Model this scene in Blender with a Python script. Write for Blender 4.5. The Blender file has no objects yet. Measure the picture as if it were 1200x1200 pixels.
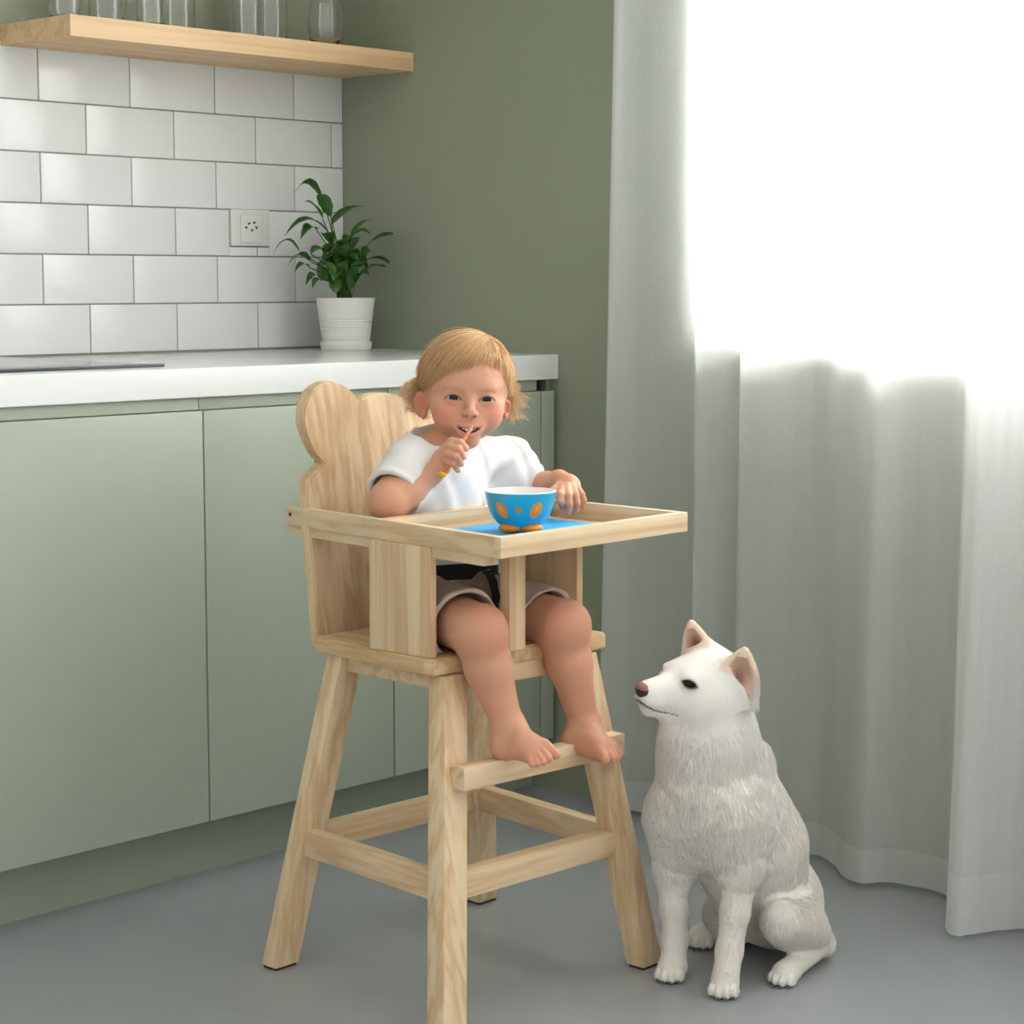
import bpy, bmesh, math, random
import numpy as np
from mathutils import Vector, Matrix
from mathutils.noise import noise as mnoise
SC = bpy.context.scene
COL = SC.collection
R_ = math.radians

# ------------------------------------------------------------------ camera
FPX, HOR, TH = 2400.0, 330.0, R_(43.0)
CAM = Vector((-3.0952, -3.4036, 1.0455))
PITCH = math.atan((600 - HOR) / FPX)
F0 = Vector((math.cos(TH), math.sin(TH), 0)); RT = Vector((math.sin(TH), -math.cos(TH), 0)); ZZ = Vector((0, 0, 1))
FW = math.cos(PITCH) * F0 - math.sin(PITCH) * ZZ
UP = math.cos(PITCH) * ZZ + math.sin(PITCH) * F0
def at(px, py, x=None, y=None, z=None, d=None):
    """real place in the room seen at a point of the photograph, on a plane x=, y=, z= or at depth d"""
    r = FW + RT * ((px - 600) / FPX) - UP * ((py - 600) / FPX)
    if x is not None: t = (x - CAM.x) / r.x
    elif y is not None: t = (y - CAM.y) / r.y
    elif z is not None: t = (z - CAM.z) / r.z
    else: t = d
    return CAM + r * t
cd = bpy.data.cameras.new('camera'); co = bpy.data.objects.new('camera', cd); COL.objects.link(co)
cd.sensor_width = 36; cd.lens = FPX / 1200 * 36; cd.clip_start = .05; cd.clip_end = 60
co.matrix_world = Matrix.Translation(CAM) @ Matrix((RT, UP, -FW)).transposed().to_4x4()
SC.camera = co
SC.view_settings.view_transform = 'Standard'; SC.view_settings.look = 'None'
SC.view_settings.gamma = 1.0; SC.view_settings.use_curve_mapping = False
SC.view_settings.exposure = -0.07

# ------------------------------------------------------------------ helpers
def lin(h):
    h = h.lstrip('#'); c = [int(h[i:i + 2], 16) / 255 for i in (0, 2, 4)]
    return tuple(((v + .055) / 1.055) ** 2.4 if v > .04045 else v / 12.92 for v in c) + (1.0,)
def empty(name, loc, label, cat, group=None):
    o = bpy.data.objects.new(name, None); COL.objects.link(o); o.location = loc
    o.empty_display_size = .05
    o['label'] = label; o['category'] = cat
    if group: o['group'] = group
    return o
def tag(o, label, cat, group=None, kind=None):
    o['label'] = label; o['category'] = cat
    if group: o['group'] = group
    if kind: o['kind'] = kind
    return o
def root_loc(p):
    l = Vector((0, 0, 0))
    while p: l += Vector(p.location); p = p.parent
    return l
def link(name, me, mat, parent=None, origin=None, smooth=False):
    """me in world coordinates"""
    o = bpy.data.objects.new(name, me); COL.objects.link(o)
    if mat: me.materials.append(mat)
    off = root_loc(parent) if parent else Vector(origin or (0, 0, 0))
    me.transform(Matrix.Translation(-off))
    if parent: o.parent = parent
    elif origin: o.location = origin
    if smooth: me.polygons.foreach_set('use_smooth', [True] * len(me.polygons))
    return o
def bm_obj(name, bm, mat, parent=None, origin=None, smooth=False, autosm=None):
    me = bpy.data.meshes.new(name); bm.normal_update(); bm.to_mesh(me); bm.free()
    o = link(name, me, mat, parent, origin, smooth or autosm is not None)
    if autosm is not None:
        me.set_sharp_from_angle(angle=R_(autosm))
    return o
def struct(o, kind='structure'): o['kind'] = kind; return o
def add_hexa(bm, c8, bev=0, seg=2):
    """c8: four bottom then four top corners, same order"""
    vs = [bm.verts.new(Vector(c)) for c in c8]
    fs = [bm.faces.new([vs[i] for i in q]) for q in ((3, 2, 1, 0), (4, 5, 6, 7), (0, 1, 5, 4), (1, 2, 6, 5), (2, 3, 7, 6), (3, 0, 4, 7))]
    bmesh.ops.recalc_face_normals(bm, faces=fs)
    if bev:
        es = list({e for f in fs for e in f.edges})
        bmesh.ops.bevel(bm, geom=es, offset=bev, segments=seg, affect='EDGES', profile=.6)
def add_box(bm, x0, x1, y0, y1, z0, z1, bev=0, seg=2):
    add_hexa(bm, [(x0, y0, z0), (x1, y0, z0), (x1, y1, z0), (x0, y1, z0), (x0, y0, z1), (x1, y0, z1), (x1, y1, z1), (x0, y1, z1)], bev, seg)
def box(name, x0, x1, y0, y1, z0, z1, mat, parent=None, bev=0, seg=2, origin=None):
    bm = bmesh.new(); add_box(bm, x0, x1, y0, y1, z0, z1, bev, seg)
    return bm_obj(name, bm, mat, parent, origin, autosm=35 if bev else None)
def add_lathe(bm, prof, c, n=48, closed=False):
    rings = []
    for r, z in prof:
        rings.append([bm.verts.new((c[0] + r * math.cos(2 * math.pi * i / n), c[1] + r * math.sin(2 * math.pi * i / n), c[2] + z)) for i in range(n)])
    for a, b in zip(rings, rings[1:]):
        for i in range(n): bm.faces.new((a[i], a[(i + 1) % n], b[(i + 1) % n], b[i]))
    if closed:
        a, b = rings[-1], rings[0]
        for i in range(n): bm.faces.new((a[i], a[(i + 1) % n], b[(i + 1) % n], b[i]))
    else:
        if prof[0][0] > 1e-4: bm.faces.new(list(reversed(rings[0])))
        if prof[-1][0] > 1e-4: bm.faces.new(rings[-1])
    return rings
def add_tube(bm, pts, rad, n=8):
    pts = [Vector(p) for p in pts]; rings = []
    rs = rad if isinstance(rad, (list, tuple)) else [rad] * len(pts)
    for i, p in enumerate(pts):
        t = (pts[min(i + 1, len(pts) - 1)] - pts[max(i - 1, 0)]).normalized()
        u = t.orthogonal().normalized() if i == 0 else (u - t * u.dot(t)).normalized()
        v = t.cross(u)
        rings.append([bm.verts.new(p + (u * math.cos(2 * math.pi * k / n) + v * math.sin(2 * math.pi * k / n)) * rs[i]) for k in range(n)])
    for a, b in zip(rings, rings[1:]):
        for k in range(n): bm.faces.new((a[k], a[(k + 1) % n], b[(k + 1) % n], b[k]))
    bm.faces.new(list(reversed(rings[0]))); bm.faces.new(rings[-1])

# ------------------------------------------------------------------ materials
def new_mat(name):
    m = bpy.data.materials.new(name); m.use_nodes = True; nt = m.node_tree
    return m, nt, nt.nodes['Principled BSDF']
def N(nt, t, **kw):
    n = nt.nodes.new(t)
    for k, v in kw.items():
        if k in n.inputs: n.inputs[k].default_value = v
        else: setattr(n, k, v)
    return n
def ramp(nt, fac, stops):
    r = nt.nodes.new('ShaderNodeValToRGB'); e = r.color_ramp.elements
    while len(e) < len(stops): e.new(.5)
    for i, (p, c) in enumerate(stops): e[i].position = p; e[i].color = c
    nt.links.new(fac, r.inputs[0]); return r
def noise(nt, scale, detail=4, vec=None, rough=.5):
    n = N(nt, 'ShaderNodeTexNoise', Scale=scale, Detail=detail, Roughness=rough)
    if vec: nt.links.new(vec, n.inputs['Vector'])
    return n
def obj_coords(nt, scale=(1, 1, 1), loc=(0, 0, 0), rot=(0, 0, 0)):
    tc = nt.nodes.new('ShaderNodeTexCoord'); mp = nt.nodes.new('ShaderNodeMapping')
    mp.inputs['Scale'].default_value = scale; mp.inputs['Location'].default_value = loc; mp.inputs['Rotation'].default_value = rot
    nt.links.new(tc.outputs['Object'], mp.inputs['Vector']); return mp.outputs[0]
def bump(nt, bs, height, strength=.2, dist=.002):
    b = N(nt, 'ShaderNodeBump', Strength=strength, Distance=dist)
    nt.links.new(height, b.inputs['Height']); nt.links.new(b.outputs[0], bs.inputs['Normal']); return b
def paint(name, col, rough=.6, var=.04, bmp=.08, scale=60, spec=.5):
    m, nt, bs = new_mat(name)
    c = lin(col); n = noise(nt, 1.7, 5, obj_coords(nt))
    k = lambda f: tuple(v * f for v in c[:3]) + (1,)
    r = ramp(nt, n.outputs[0], [(.3, k(1 - var)), (.7, k(1 + var))]); nt.links.new(r.outputs[0], bs.inputs['Base Color'])
    bs.inputs['Roughness'].default_value = rough; bs.inputs['Specular IOR Level'].default_value = spec
    if bmp: bump(nt, bs, noise(nt, scale, 3, obj_coords(nt)).outputs[0], bmp, .001)
    return m
def wood(name, axis='z', light='#ecd8b6', mid='#e3c8a2', dark='#c69d6c', seed=0, rough=.5, board=None):
    m, nt, bs = new_mat(name)
    ai = 'xyz'.index(axis)
    sc = [17.0, 17.0, 17.0]; sc[ai] = .45
    v = obj_coords(nt, tuple(sc), (seed * 3.1, seed * 1.7, seed * 2.3))
    n1 = noise(nt, 1.3, 3, v, .55)                       # broad growth bands
    sc2 = [130.0, 130.0, 130.0]; sc2[ai] = 4.0
    n2 = noise(nt, 1.0, 4, obj_coords(nt, tuple(sc2), (seed, 0, 0)), .6)
    w = N(nt, 'ShaderNodeMath', operation='MULTIPLY'); w.inputs[1].default_value = 26.0; nt.links.new(n1.outputs[0], w.inputs[0])
    s = N(nt, 'ShaderNodeMath', operation='SINE'); nt.links.new(w.outputs[0], s.inputs[0])
    a = N(nt, 'ShaderNodeMath', operation='MULTIPLY_ADD'); a.inputs[1].default_value = .17; a.inputs[2].default_value = .36; nt.links.new(s.outputs[0], a.inputs[0])
    b = N(nt, 'ShaderNodeMath', operation='MULTIPLY_ADD'); b.inputs[1].default_value = .5; nt.links.new(n2.outputs[0], b.inputs[0]); nt.links.new(a.outputs[0], b.inputs[2])
    fac = b.outputs[0]
    cr = ramp(nt, fac, [(.2, lin(light)), (.6, lin(mid)), (1.0, lin(dark))])
    col = cr.outputs[0]
    # sparse knots
    ks = [9.0, 9.0, 9.0]; ks[ai] = 3.2
    vo = N(nt, 'ShaderNodeTexVoronoi', Scale=1.0); nt.links.new(obj_coords(nt, tuple(ks), (seed * 5.3, seed, seed * .7)), vo.inputs['Vector'])
    kr = ramp(nt, vo.outputs['Distance'], [(.0, (1, 1, 1, 1)), (.10, (0, 0, 0, 1))])
    wn = N(nt, 'ShaderNodeMath', operation='MULTIPLY'); nt.links.new(kr.outputs[0], wn.inputs[0])
    sep = nt.nodes.new('ShaderNodeSeparateColor'); nt.links.new(vo.outputs['Color'], sep.inputs[0])
    gt = N(nt, 'ShaderNodeMath', operation='GREATER_THAN'); gt.inputs[1].default_value = .55; nt.links.new(sep.outputs[0], gt.inputs[0]); nt.links.new(gt.outputs[0], wn.inputs[1])
    mk = N(nt, 'ShaderNodeMath', operation='MULTIPLY'); mk.inputs[1].default_value = .6; nt.links.new(wn.outputs[0], mk.inputs[0])
    mx = N(nt, 'ShaderNodeMix', data_type='RGBA'); nt.links.new(mk.outputs[0], mx.inputs[0]); nt.links.new(col, mx.inputs[6]); mx.inputs[7].default_value = lin('#8a5a30'); col = mx.outputs[2]
    if board:                                            # glued boards differ slightly in tone
        bx = nt.nodes.new('ShaderNodeSeparateXYZ'); nt.links.new(obj_coords(nt), bx.inputs[0])
        q = N(nt, 'ShaderNodeMath', operation='DIVIDE'); q.inputs[1].default_value = board; nt.links.new(bx.outputs[0], q.inputs[0])
        fl = N(nt, 'ShaderNodeMath', operation='FLOOR'); nt.links.new(q.outputs[0], fl.inputs[0])
        wn2 = N(nt, 'ShaderNodeTexWhiteNoise', noise_dimensions='1D'); nt.links.new(fl.outputs[0], wn2.inputs['W'])
        hv = N(nt, 'ShaderNodeHueSaturation'); vv = N(nt, 'ShaderNodeMapRange'); vv.inputs['To Min'].default_value = .86; vv.inputs['To Max'].default_value = 1.08
        nt.links.new(wn2.outputs['Value'], vv.inputs['Value']); nt.links.new(vv.outputs[0], hv.inputs['Value']); nt.links.new(col, hv.inputs['Color']); col = hv.outputs[0]
    nt.links.new(col, bs.inputs['Base Color'])
    bs.inputs['Roughness'].default_value = rough
    bump(nt, bs, n2.outputs[0], .12, .001)
    return m

M_wall = paint('green_wall_paint', '#939b86', .7, .03, .1, 90)
M_cab = paint('sage_lacquer', '#a8b1a1', .38, .015, .02, 200)
M_cab_in = paint('sage_lacquer_recess', '#9aa493', .5, .015, 0)
M_ceil = paint('white_ceiling_paint', '#e8e8e4', .8)
M_base = paint('white_quartz', '#e9ebea', .16, .01, 0)
M_pot = paint('white_ceramic_glaze', '#e6e8e3', .3, .01, 0)
M_socket = paint('white_socket_plastic', '#e6e8e5', .25, .0, 0)
M_black = paint('black_socket_hole', '#1b1b1b', .6, 0, 0)
def mat_tile():
    m, nt, bs = new_mat('white_glazed_tile')
    bs.inputs['Base Color'].default_value = lin('#e6e9e8'); bs.inputs['Roughness'].default_value = .1
    bump(nt, bs, noise(nt, 5, 1, obj_coords(nt)).outputs[0], .03, .01); return m
M_tile = mat_tile()
M_grout = paint('grey_grout', '#8d9189', .85, .05, .2, 400)
def mat_floor():
    m, nt, bs = new_mat('smooth_grey_floor')
    n = noise(nt, 1.3, 6, obj_coords(nt), .6); n2 = noise(nt, 14, 5, obj_coords(nt, (1, 1, 1), (3, 1, 0)), .6)
    a = N(nt, 'ShaderNodeMix', data_type='FLOAT', Factor=.35); nt.links.new(n.outputs[0], a.inputs[2]); nt.links.new(n2.outputs[0], a.inputs[3])
    r = ramp(nt, a.outputs[0], [(.3, lin('#94989a')), (.7, lin('#a3a7a9'))]); nt.links.new(r.outputs[0], bs.inputs['Base Color'])
    rr = N(nt, 'ShaderNodeMapRange'); rr.inputs['To Min'].default_value = .3; rr.inputs['To Max'].default_value = .48
    nt.links.new(n2.outputs[0], rr.inputs['Value']); nt.links.new(rr.outputs[0], bs.inputs['Roughness'])
    bump(nt, bs, n2.outputs[0], .05, .002); return m
M_floor = mat_floor()
def mat_glass(name, tint=(1, 1, 1, 1), thin=False):
    m, nt, bs = new_mat(name)
    bs.inputs['Base Color'].default_value = tint; bs.inputs['Transmission Weight'].default_value = 1; bs.inputs['Roughness'].default_value = 0
    bs.inputs['IOR'].default_value = 1.45; return m
M_glass = mat_glass('clear_glass')
def mat_simple(name, col, rough=.5, metal=0, spec=.5):
    m, nt, bs = new_mat(name); bs.inputs['Base Color'].default_value = lin(col); bs.inputs['Roughness'].default_value = rough
    bs.inputs['Metallic'].default_value = metal; bs.inputs['Specular IOR Level'].default_value = spec
    return m
M_hob = mat_simple('black_ceramic_glass', '#15171a', .06)
M_hobedge = mat_simple('dark_hob_edge', '#3a3e44', .35, .3)
M_frame = mat_simple('white_window_frame', '#eef0f0', .4)
M_screw = mat_simple('dark_screw', '#3a332c', .5, .6)

# ------------------------------------------------------------------ room shell
XL, YN, ZC = -5.2, -5.6, 2.62
struct(box('floor', XL, .12, YN, .12, -.1, 0, M_floor))
struct(box('wall_back', XL, .12, 0, .12, 0, ZC, M_wall))
WY0, WY1, WZ0, WZ1 = -4.3, -1.03, .935, 2.35          # window opening in the right wall
bm = bmesh.new()
add_box(bm, 0, .12, WY1, 0, 0, ZC); add_box(bm, 0, .12, YN, WY0, 0, ZC)
add_box(bm, 0, .12, WY0, WY1, 0, WZ0); add_box(bm, 0, .12, WY0, WY1, WZ1, ZC)
struct(bm_obj('wall_right', bm, M_wall))
struct(box('ceiling', XL, .12, YN, .12, ZC, ZC + .1, M_ceil))
win = bpy.data.objects.new('window_1', None); COL.objects.link(win); struct(win); win.location = (.06, (WY0 + WY1) / 2, WZ0)
bm = bmesh.new()
t = .035
add_box(bm, .04, .09, WY0, WY1, WZ0, WZ0 + t, .004); add_box(bm, .04, .09, WY0, WY1, WZ1 - t, WZ1, .004)
add_box(bm, .04, .09, WY1 - t, WY1, WZ0, WZ1, .004); add_box(bm, .04, .09, WY0, WY0 + t, WZ0, WZ1, .004)
for yy in (-2.12, -3.2): add_box(bm, .045, .085, yy - .02, yy + .02, WZ0, WZ1, .004)
struct(bm_obj('window_frame', bm, M_frame, win, autosm=30))
def mat_pane():
    m, nt, bs = new_mat('window_glass'); nt.nodes.remove(bs)
    tr = nt.nodes.new('ShaderNodeBsdfTransparent'); gl = N(nt, 'ShaderNodeBsdfGlossy', Roughness=.02); fr = N(nt, 'ShaderNodeFresnel', IOR=1.45)
    mx = nt.nodes.new('ShaderNodeMixShader'); nt.links.new(fr.outputs[0], mx.inputs[0]); nt.links.new(tr.outputs[0], mx.inputs[1]); nt.links.new(gl.outputs[0], mx.inputs[2])
    nt.links.new(mx.outputs[0], nt.nodes['Material Output'].inputs[0]); return m
struct(box('window_pane', .062, .066, WY0 + t, WY1 - t, WZ0 + t, WZ1 - t, mat_pane(), win))
struct(box('window_sill', -.03, .04, WY0 - .0, WY1 + .0, WZ0 - .02, WZ0, M_frame, win, .004))

# ------------------------------------------------------------------ kitchen run
FY = -.647
def cabinet(x0, x1, label):
    c = empty('base_cabinet', ((x0 + x1) / 2, -.32, 0), label, 'cabinet', 'handleless base cabinets')
    bm = bmesh.new(); add_box(bm, x0, x1, FY + .022, -.002, .113, .829); add_box(bm, x0, x1, FY + .03, -.002, .829, .849)
    bm_obj('cabinet_body', bm, M_cab_in, c)
    add = box('door', x0 + .0016, x1 - .0016, FY, FY + .02, .113, .827, M_cab, c, .0012)
    box('finger_rail', x0 + .001, x1 - .001, FY + .012, FY + .03, .8285, .8495, M_cab, c, .0008)
    box('plinth', x0, x1, -.575, -.555, 0, .112, M_cab_in, c)
    return c
cabinet(-1.80, -1.353, 'sage green base cabinet at the far left frame edge')
cabinet(-1.353, -.909, 'leftmost wide sage green cabinet with a flat handleless door')
cabinet(-.909, -.465, 'sage green cabinet with flat door directly behind the high chair')
cabinet(-.465, -.053, 'sage green cabinet seen between the high chair legs, near the wall')
f = box('filler_panel', -.0515, -.014, FY, FY + .02, .113, .827, M_cab, None, .0012, origin=(-.033, FY, .0))
tag(f, 'narrow sage green filler strip between last cabinet and green wall', 'panel')
fp = box('plinth_return', -.0525, -.001, -.575, -.555, 0, .112, M_cab_in, f)
box('side_post', -.013, -.001, FY + .024, FY + .04, .113, .849, M_cab_in, f)
ct = box('worktop', -1.9, -.001, FY, -.001, .85, .90, M_base, None, .0025, 3, origin=(-.95, -.32, .85))
tag(ct, 'long white glossy quartz worktop on the green cabinets', 'countertop')
hob = empty('induction_hob', (-1.25, -.31, .9), 'flat black glass hob set into the white worktop at left', 'hob')
box('glass_plate', -1.7, -.925, -.553, -.06, .9003, .9045, M_hob, hob, .001)
box('front_edge_strip', -1.7, -.923, -.562, -.553, .9003, .9055, M_hobedge, hob, .001)

# tiles: running bond, cut to the shelf and the corner, and around the socket plate
bs_root = empty('tile_backsplash', (-.9, 0, .9), 'white glossy subway tile backsplash with grey grout above the worktop', 'backsplash')
bmt = bmesh.new(); g = .0013
zs = [.9035] + [1.001 + .0976 * i for i in range(5)] + [1.5]
for r in range(6):
    z0, z1 = zs[r] + g, zs[r + 1] - g
    if r == 0: z0 = .9045
    off = -.034 if r % 2 == 0 else -.142
    edges = [-.0015]; x = off
    while x > -1.9: edges.append(x); x -= .2155
    for a, b in zip(edges, edges[1:]):
        x1, x0 = a - (g if a != edges[0] else 0), b + g
        if r == 2:
            sx0, sx1, sz0 = -.325, -.216, 1.118
            if x0 < sx1 and x1 > sx0:      # tiles notched round the plate
                if x0 < sx0: add_box(bmt, x0, sx0, -.008, -.0005, z0, z1, .0016, 2)
                if x1 > sx1: add_box(bmt, sx1, x1, -.008, -.0005, z0, z1, .0016, 2)
                add_box(bmt, max(x0, sx0), min(x1, sx1), -.008, -.0005, z0, sz0, .0010, 2)
                continue
        add_box(bmt, x0, x1, -.008, -.0005, z0, z1, .0016, 2)
bm_obj('tiles', bmt, M_tile, bs_root, autosm=30)
box('grout', -1.9, -.001, -.0055, -.0004, .9, 1.489, M_grout, bs_root)
so = empty('wall_socket', (-.27, -.008, 1.157), 'square white wall socket on the tiles left of the plant', 'socket')
box('cover_plate', -.3225, -.2185, -.0135, -.0056, 1.1205, 1.197, M_socket, so, .002)
bm = bmesh.new(); add_box(bm, -.300, -.2400, -.0165, -.0130, 1.127, 1.187, .003, 3); bm_obj('socket_insert', bm, M_socket, so, autosm=35)
bm = bmesh.new()
for (dx, dz, rot) in ((-.019, .005, .3), (-.011, .0135, -.6), (.003, .0155, .2), (.0085, .005, .8), (-.0035, -.0005, -.7)):
    rings = []
    m4 = Matrix.Translation((-.267 + dx, -.0172, 1.154 + dz)) @ Matrix.Rotation(rot, 4, 'Y') @ Matrix.Diagonal((.0032, 1, .0020, 1))
    r = bmesh.ops.create_cone(bm, cap_ends=True, segments=14, radius1=1, radius2=1, depth=.0012, matrix=m4 @ Matrix.Rotation(R_(90), 4, 'X') @ Matrix.Diagonal((1, 1, 1, 1)))
bm_obj('pin_hole', bm, M_black, so)

M_shelf = wood('oak_shelf', 'x', '#edcda5', '#e4bf93', '#cfa577', 7)
sh = box('floating_shelf', -.870, -.001, -.233, -.001, 1.489, 1.528, M_shelf, None, .0012, origin=(-.435, -.11, 1.489))
tag(sh, 'pale wooden floating shelf above the white tiles', 'shelf')

def tumbler(x, y, r, h, label, tall=True):
    e = bpy.data.objects.new('drinking_glass', None)
    bm = bmesh.new(); w = .0016
    if tall:
        prof = [(.0, 0), (r * .93, 0), (r * .97, .003), (r, .02), (r * 1.02, h), (r * 1.02 - w, h), (r - w, .02), (r * .93 - w, .0055), (0, .005)]
    else:
        prof = [(.0, 0), (r * .55, 0), (r * .62, .002), (r * .9, .018), (r, .045), (r * .97, .07), (r * .84, h), (r * .84 - w, h), (r * .97 - w, .07), (r - w, .045), (r * .88 - w, .020), (r * .5, .008), (0, .007)]
    add_lathe(bm, prof, (x, y, 1.5282), 48)
    o = bm_obj('drinking_glass', bm, M_glass, None, origin=(x, y, 1.5282), autosm=50)
    bpy.data.objects.remove(e)
    return tag(o, label, 'glass', 'drinking glasses on the shelf')
tumbler(-.835, -.17, .030, .15, 'straight clear drinking glass, leftmost on the wooden shelf')
tumbler(-.715, -.13, .033, .15, 'straight clear drinking glass, second from the left on the shelf')
tumbler(-.655, -.19, .028, .15, 'straight clear drinking glass, third from the left on the shelf')
tumbler(-.560, -.15, .033, .15, 'straight clear drinking glass in the middle of the shelf row')
tumbler(-.400, -.17, .032, .15, 'straight clear drinking glass, second from right among the straight ones')
tumbler(-.315, -.14, .032, .15, 'rightmost straight clear drinking glass, next to the rounded one')
tumbler(-.175, -.15, .037, .098, 'rounded stemless clear glass at the right end of the shelf', False)
# ------------------------------------------------------------------ sheer curtains
def mat_sheer(name, trans):
    m, nt, bs = new_mat(name); nt.nodes.remove(bs)
    df = N(nt, 'ShaderNodeBsdfDiffuse'); df.inputs[0].default_value = lin('#f1f3f2')
    tl = N(nt, 'ShaderNodeBsdfTranslucent'); tl.inputs[0].default_value = lin('#f4f6f5')
    tp = nt.nodes.new('ShaderNodeBsdfTransparent')
    a = N(nt, 'ShaderNodeMixShader'); a.inputs[0].default_value = .55; nt.links.new(df.outputs[0], a.inputs[1]); nt.links.new(tl.outputs[0], a.inputs[2])
    b = N(nt, 'ShaderNodeMixShader')
    wv = N(nt, 'ShaderNodeTexNoise', Scale=1.0, Detail=2); nt.links.new(obj_coords(nt, (700, 700, 60)), wv.inputs['Vector'])
    r = N(nt, 'ShaderNodeMapRange'); r.inputs['To Min'].default_value = trans - .06; r.inputs['To Max'].default_value = trans + .06
    nt.links.new(wv.outputs[0], r.inputs['Value']); nt.links.new(r.outputs[0], b.inputs[0])
    nt.links.new(a.outputs[0], b.inputs[1]); nt.links.new(tp.outputs[0], b.inputs[2])
    nt.links.new(b.outputs[0], nt.nodes['Material Output'].inputs[0]); return m
M_sheer = mat_sheer('sheer_white_fabric', .20)
M_sheer2 = mat_sheer('sheer_white_fabric_folded', .14)
M_hem = mat_sheer('sheer_white_double_fabric', .08)
def spline(pts, n):
    P = [Vector(p) for p in pts]; out = []
    L = [0]
    for a, b in zip(P, P[1:]): L.append(L[-1] + (b - a).length)
    for i in range(n):
        s = L[-1] * i / (n - 1); k = max(j for j in range(len(P) - 1) if L[j] <= s + 1e-9)
        t = (s - L[k]) / (L[k + 1] - L[k]); p0 = P[max(k - 1, 0)]; p1 = P[k]; p2 = P[k + 1]; p3 = P[min(k + 2, len(P) - 1)]
        out.append(.5 * ((2 * p1) + (p2 - p0) * t + (2 * p0 - 5 * p1 + 4 * p2 - p3) * t * t + (3 * p1 - p0 - 3 * p2 + p3) * t ** 3))
    return out
def curtain(bot, top, z0, z1, zh, label, seed, M_sheer):
    n, mrows = 260, 60
    B = spline(bot, n); T = spline(top, n)
    def surf(za, zb, rows, mat, name, par, offx=0.0):
        me = bpy.data.meshes.new(name); V = []; Fc = []
        for j in range(rows + 1):
            z = za + (zb - za) * j / rows; t = (z - z0) / (z1 - z0); tt = t ** .8
            for i in range(n):
                p = B[i].lerp(T[i], tt)
                s = i / n * 9 + seed
                wob = .006 * mnoise(Vector((s * 2.2, z * .8, seed))) + .004 * mnoise(Vector((s * 5, z * .5, seed + 5)))
                V.append((p.x + wob + offx, p.y + wob * .6, z))
        for j in range(rows):
            for i in range(n - 1):
                k = j * n + i; Fc.append((k, k + 1, k + n + 1, k + n))
        me.from_pydata(V, [], Fc); return link(name, me, mat, par, None if par else (-.12, bot[0][1], z0), True)
    c = surf(zh, z1, mrows, M_sheer, 'sheer_curtain', None)
    tag(c, label, 'curtain', 'sheer window curtains')
    surf(z0, zh, 4, M_hem, 'hem', c)
    return c
A_bot = [(-.045, -.812), (-.085, -.828), (-.055, -.90), (-.048, -1.00), (-.055, -1.055), (-.115, -1.075), (-.09, -1.12), (-.055, -1.162), (-.125, -1.185), (-.105, -1.26), (-.072, -1.335), (-.095, -1.39), (-.150, -1.45), (-.165, -1.495), (-.125, -1.53), (-.115, -1.61), (-.14, -1.68), (-.10, -1.76), (-.15, -1.86)]
A_top = [(-.045, -.862), (-.085, -.878), (-.055, -.93), (-.05, -1.00), (-.055, -1.048), (-.12, -1.068), (-.08, -1.12), (-.055, -1.165), (-.125, -1.19), (-.09, -1.27), (-.06, -1.34), (-.11, -1.40), (-.07, -1.46), (-.12, -1.505), (-.08, -1.56), (-.09, -1.63), (-.13, -1.69), (-.07, -1.77), (-.12, -1.86)]
curtain([(x, y, 0) for x, y in A_bot], [(x, y, 0) for x, y in A_top], .012, 2.55, .072, 'sheer white curtain panel falling behind the white dog', 1.0, M_sheer)
B_bot = [(-.20, -1.685), (-.215, -1.70), (-.275, -1.728), (-.295, -1.765), (-.22, -1.80), (-.18, -1.85), (-.25, -1.91), (-.19, -1.98), (-.27, -2.05), (-.2, -2.13), (-.27, -2.2), (-.2, -2.3)]
B_top = [(-.20, -1.715), (-.21, -1.73), (-.235, -1.75), (-.245, -1.785), (-.19, -1.83), (-.18, -1.88), (-.24, -1.94), (-.18, -2.01), (-.24, -2.08), (-.18, -2.15), (-.24, -2.22), (-.18, -2.3)]
curtain([(x, y, 0) for x, y in B_bot], [(x, y, 0) for x, y in B_top], .010, 2.55, .105, 'nearer sheer white curtain panel at the right edge', 4.0, M_sheer2)

# ------------------------------------------------------------------ wooden high chair
HC = empty('high_chair', (-.885, -1.265, 0), 'pale pine high chair with bear shaped back and tray, child seated in it', 'chair')
W_z = [wood('pine_upright_%s' % 'abcd'[i], 'z', seed=i) for i in range(4)]
W_x = wood('pine_cross_grain', 'x', seed=5); W_y = wood('pine_side_grain', 'y', seed=6)
W_b = wood('pine_back_boards', 'z', '#edd6b2', '#dfc096', '#bf9565', 9, board=.047)
W_s = wood('pine_seat', 'y', '#e6cda4', '#d9b98c', '#ba9262', 11)
M_foot = mat_simple('dark_felt_glide', '#3d362e', .9)
def leg(name, top, foot, z1, mat, wx=.047, wy=.034):
    bm = bmesh.new()
    def q(c, z): return [(c[0] - wx / 2, c[1] - wy / 2, z), (c[0] + wx / 2, c[1] - wy / 2, z), (c[0] + wx / 2, c[1] + wy / 2, z), (c[0] - wx / 2, c[1] + wy / 2, z)]
    add_hexa(bm, q(foot, .004) + q(top, z1), .003, 2)
    l = bm_obj('leg', bm, mat, HC, autosm=35)
    bm = bmesh.new(); add_box(bm, foot[0] - wx / 2 + .003, foot[0] + wx / 2 - .003, foot[1] - wy / 2 + .003, foot[1] + wy / 2 - .003, 0, .0045)
    g_ = bm_obj('glide', bm, M_foot, HC); g_.parent = l
    return l
TOPS = dict(FL=(-1.030, -1.352), FR=(-.775, -1.378), BL=(-1.022, -1.125), BR=(-.770, -1.150))
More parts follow.
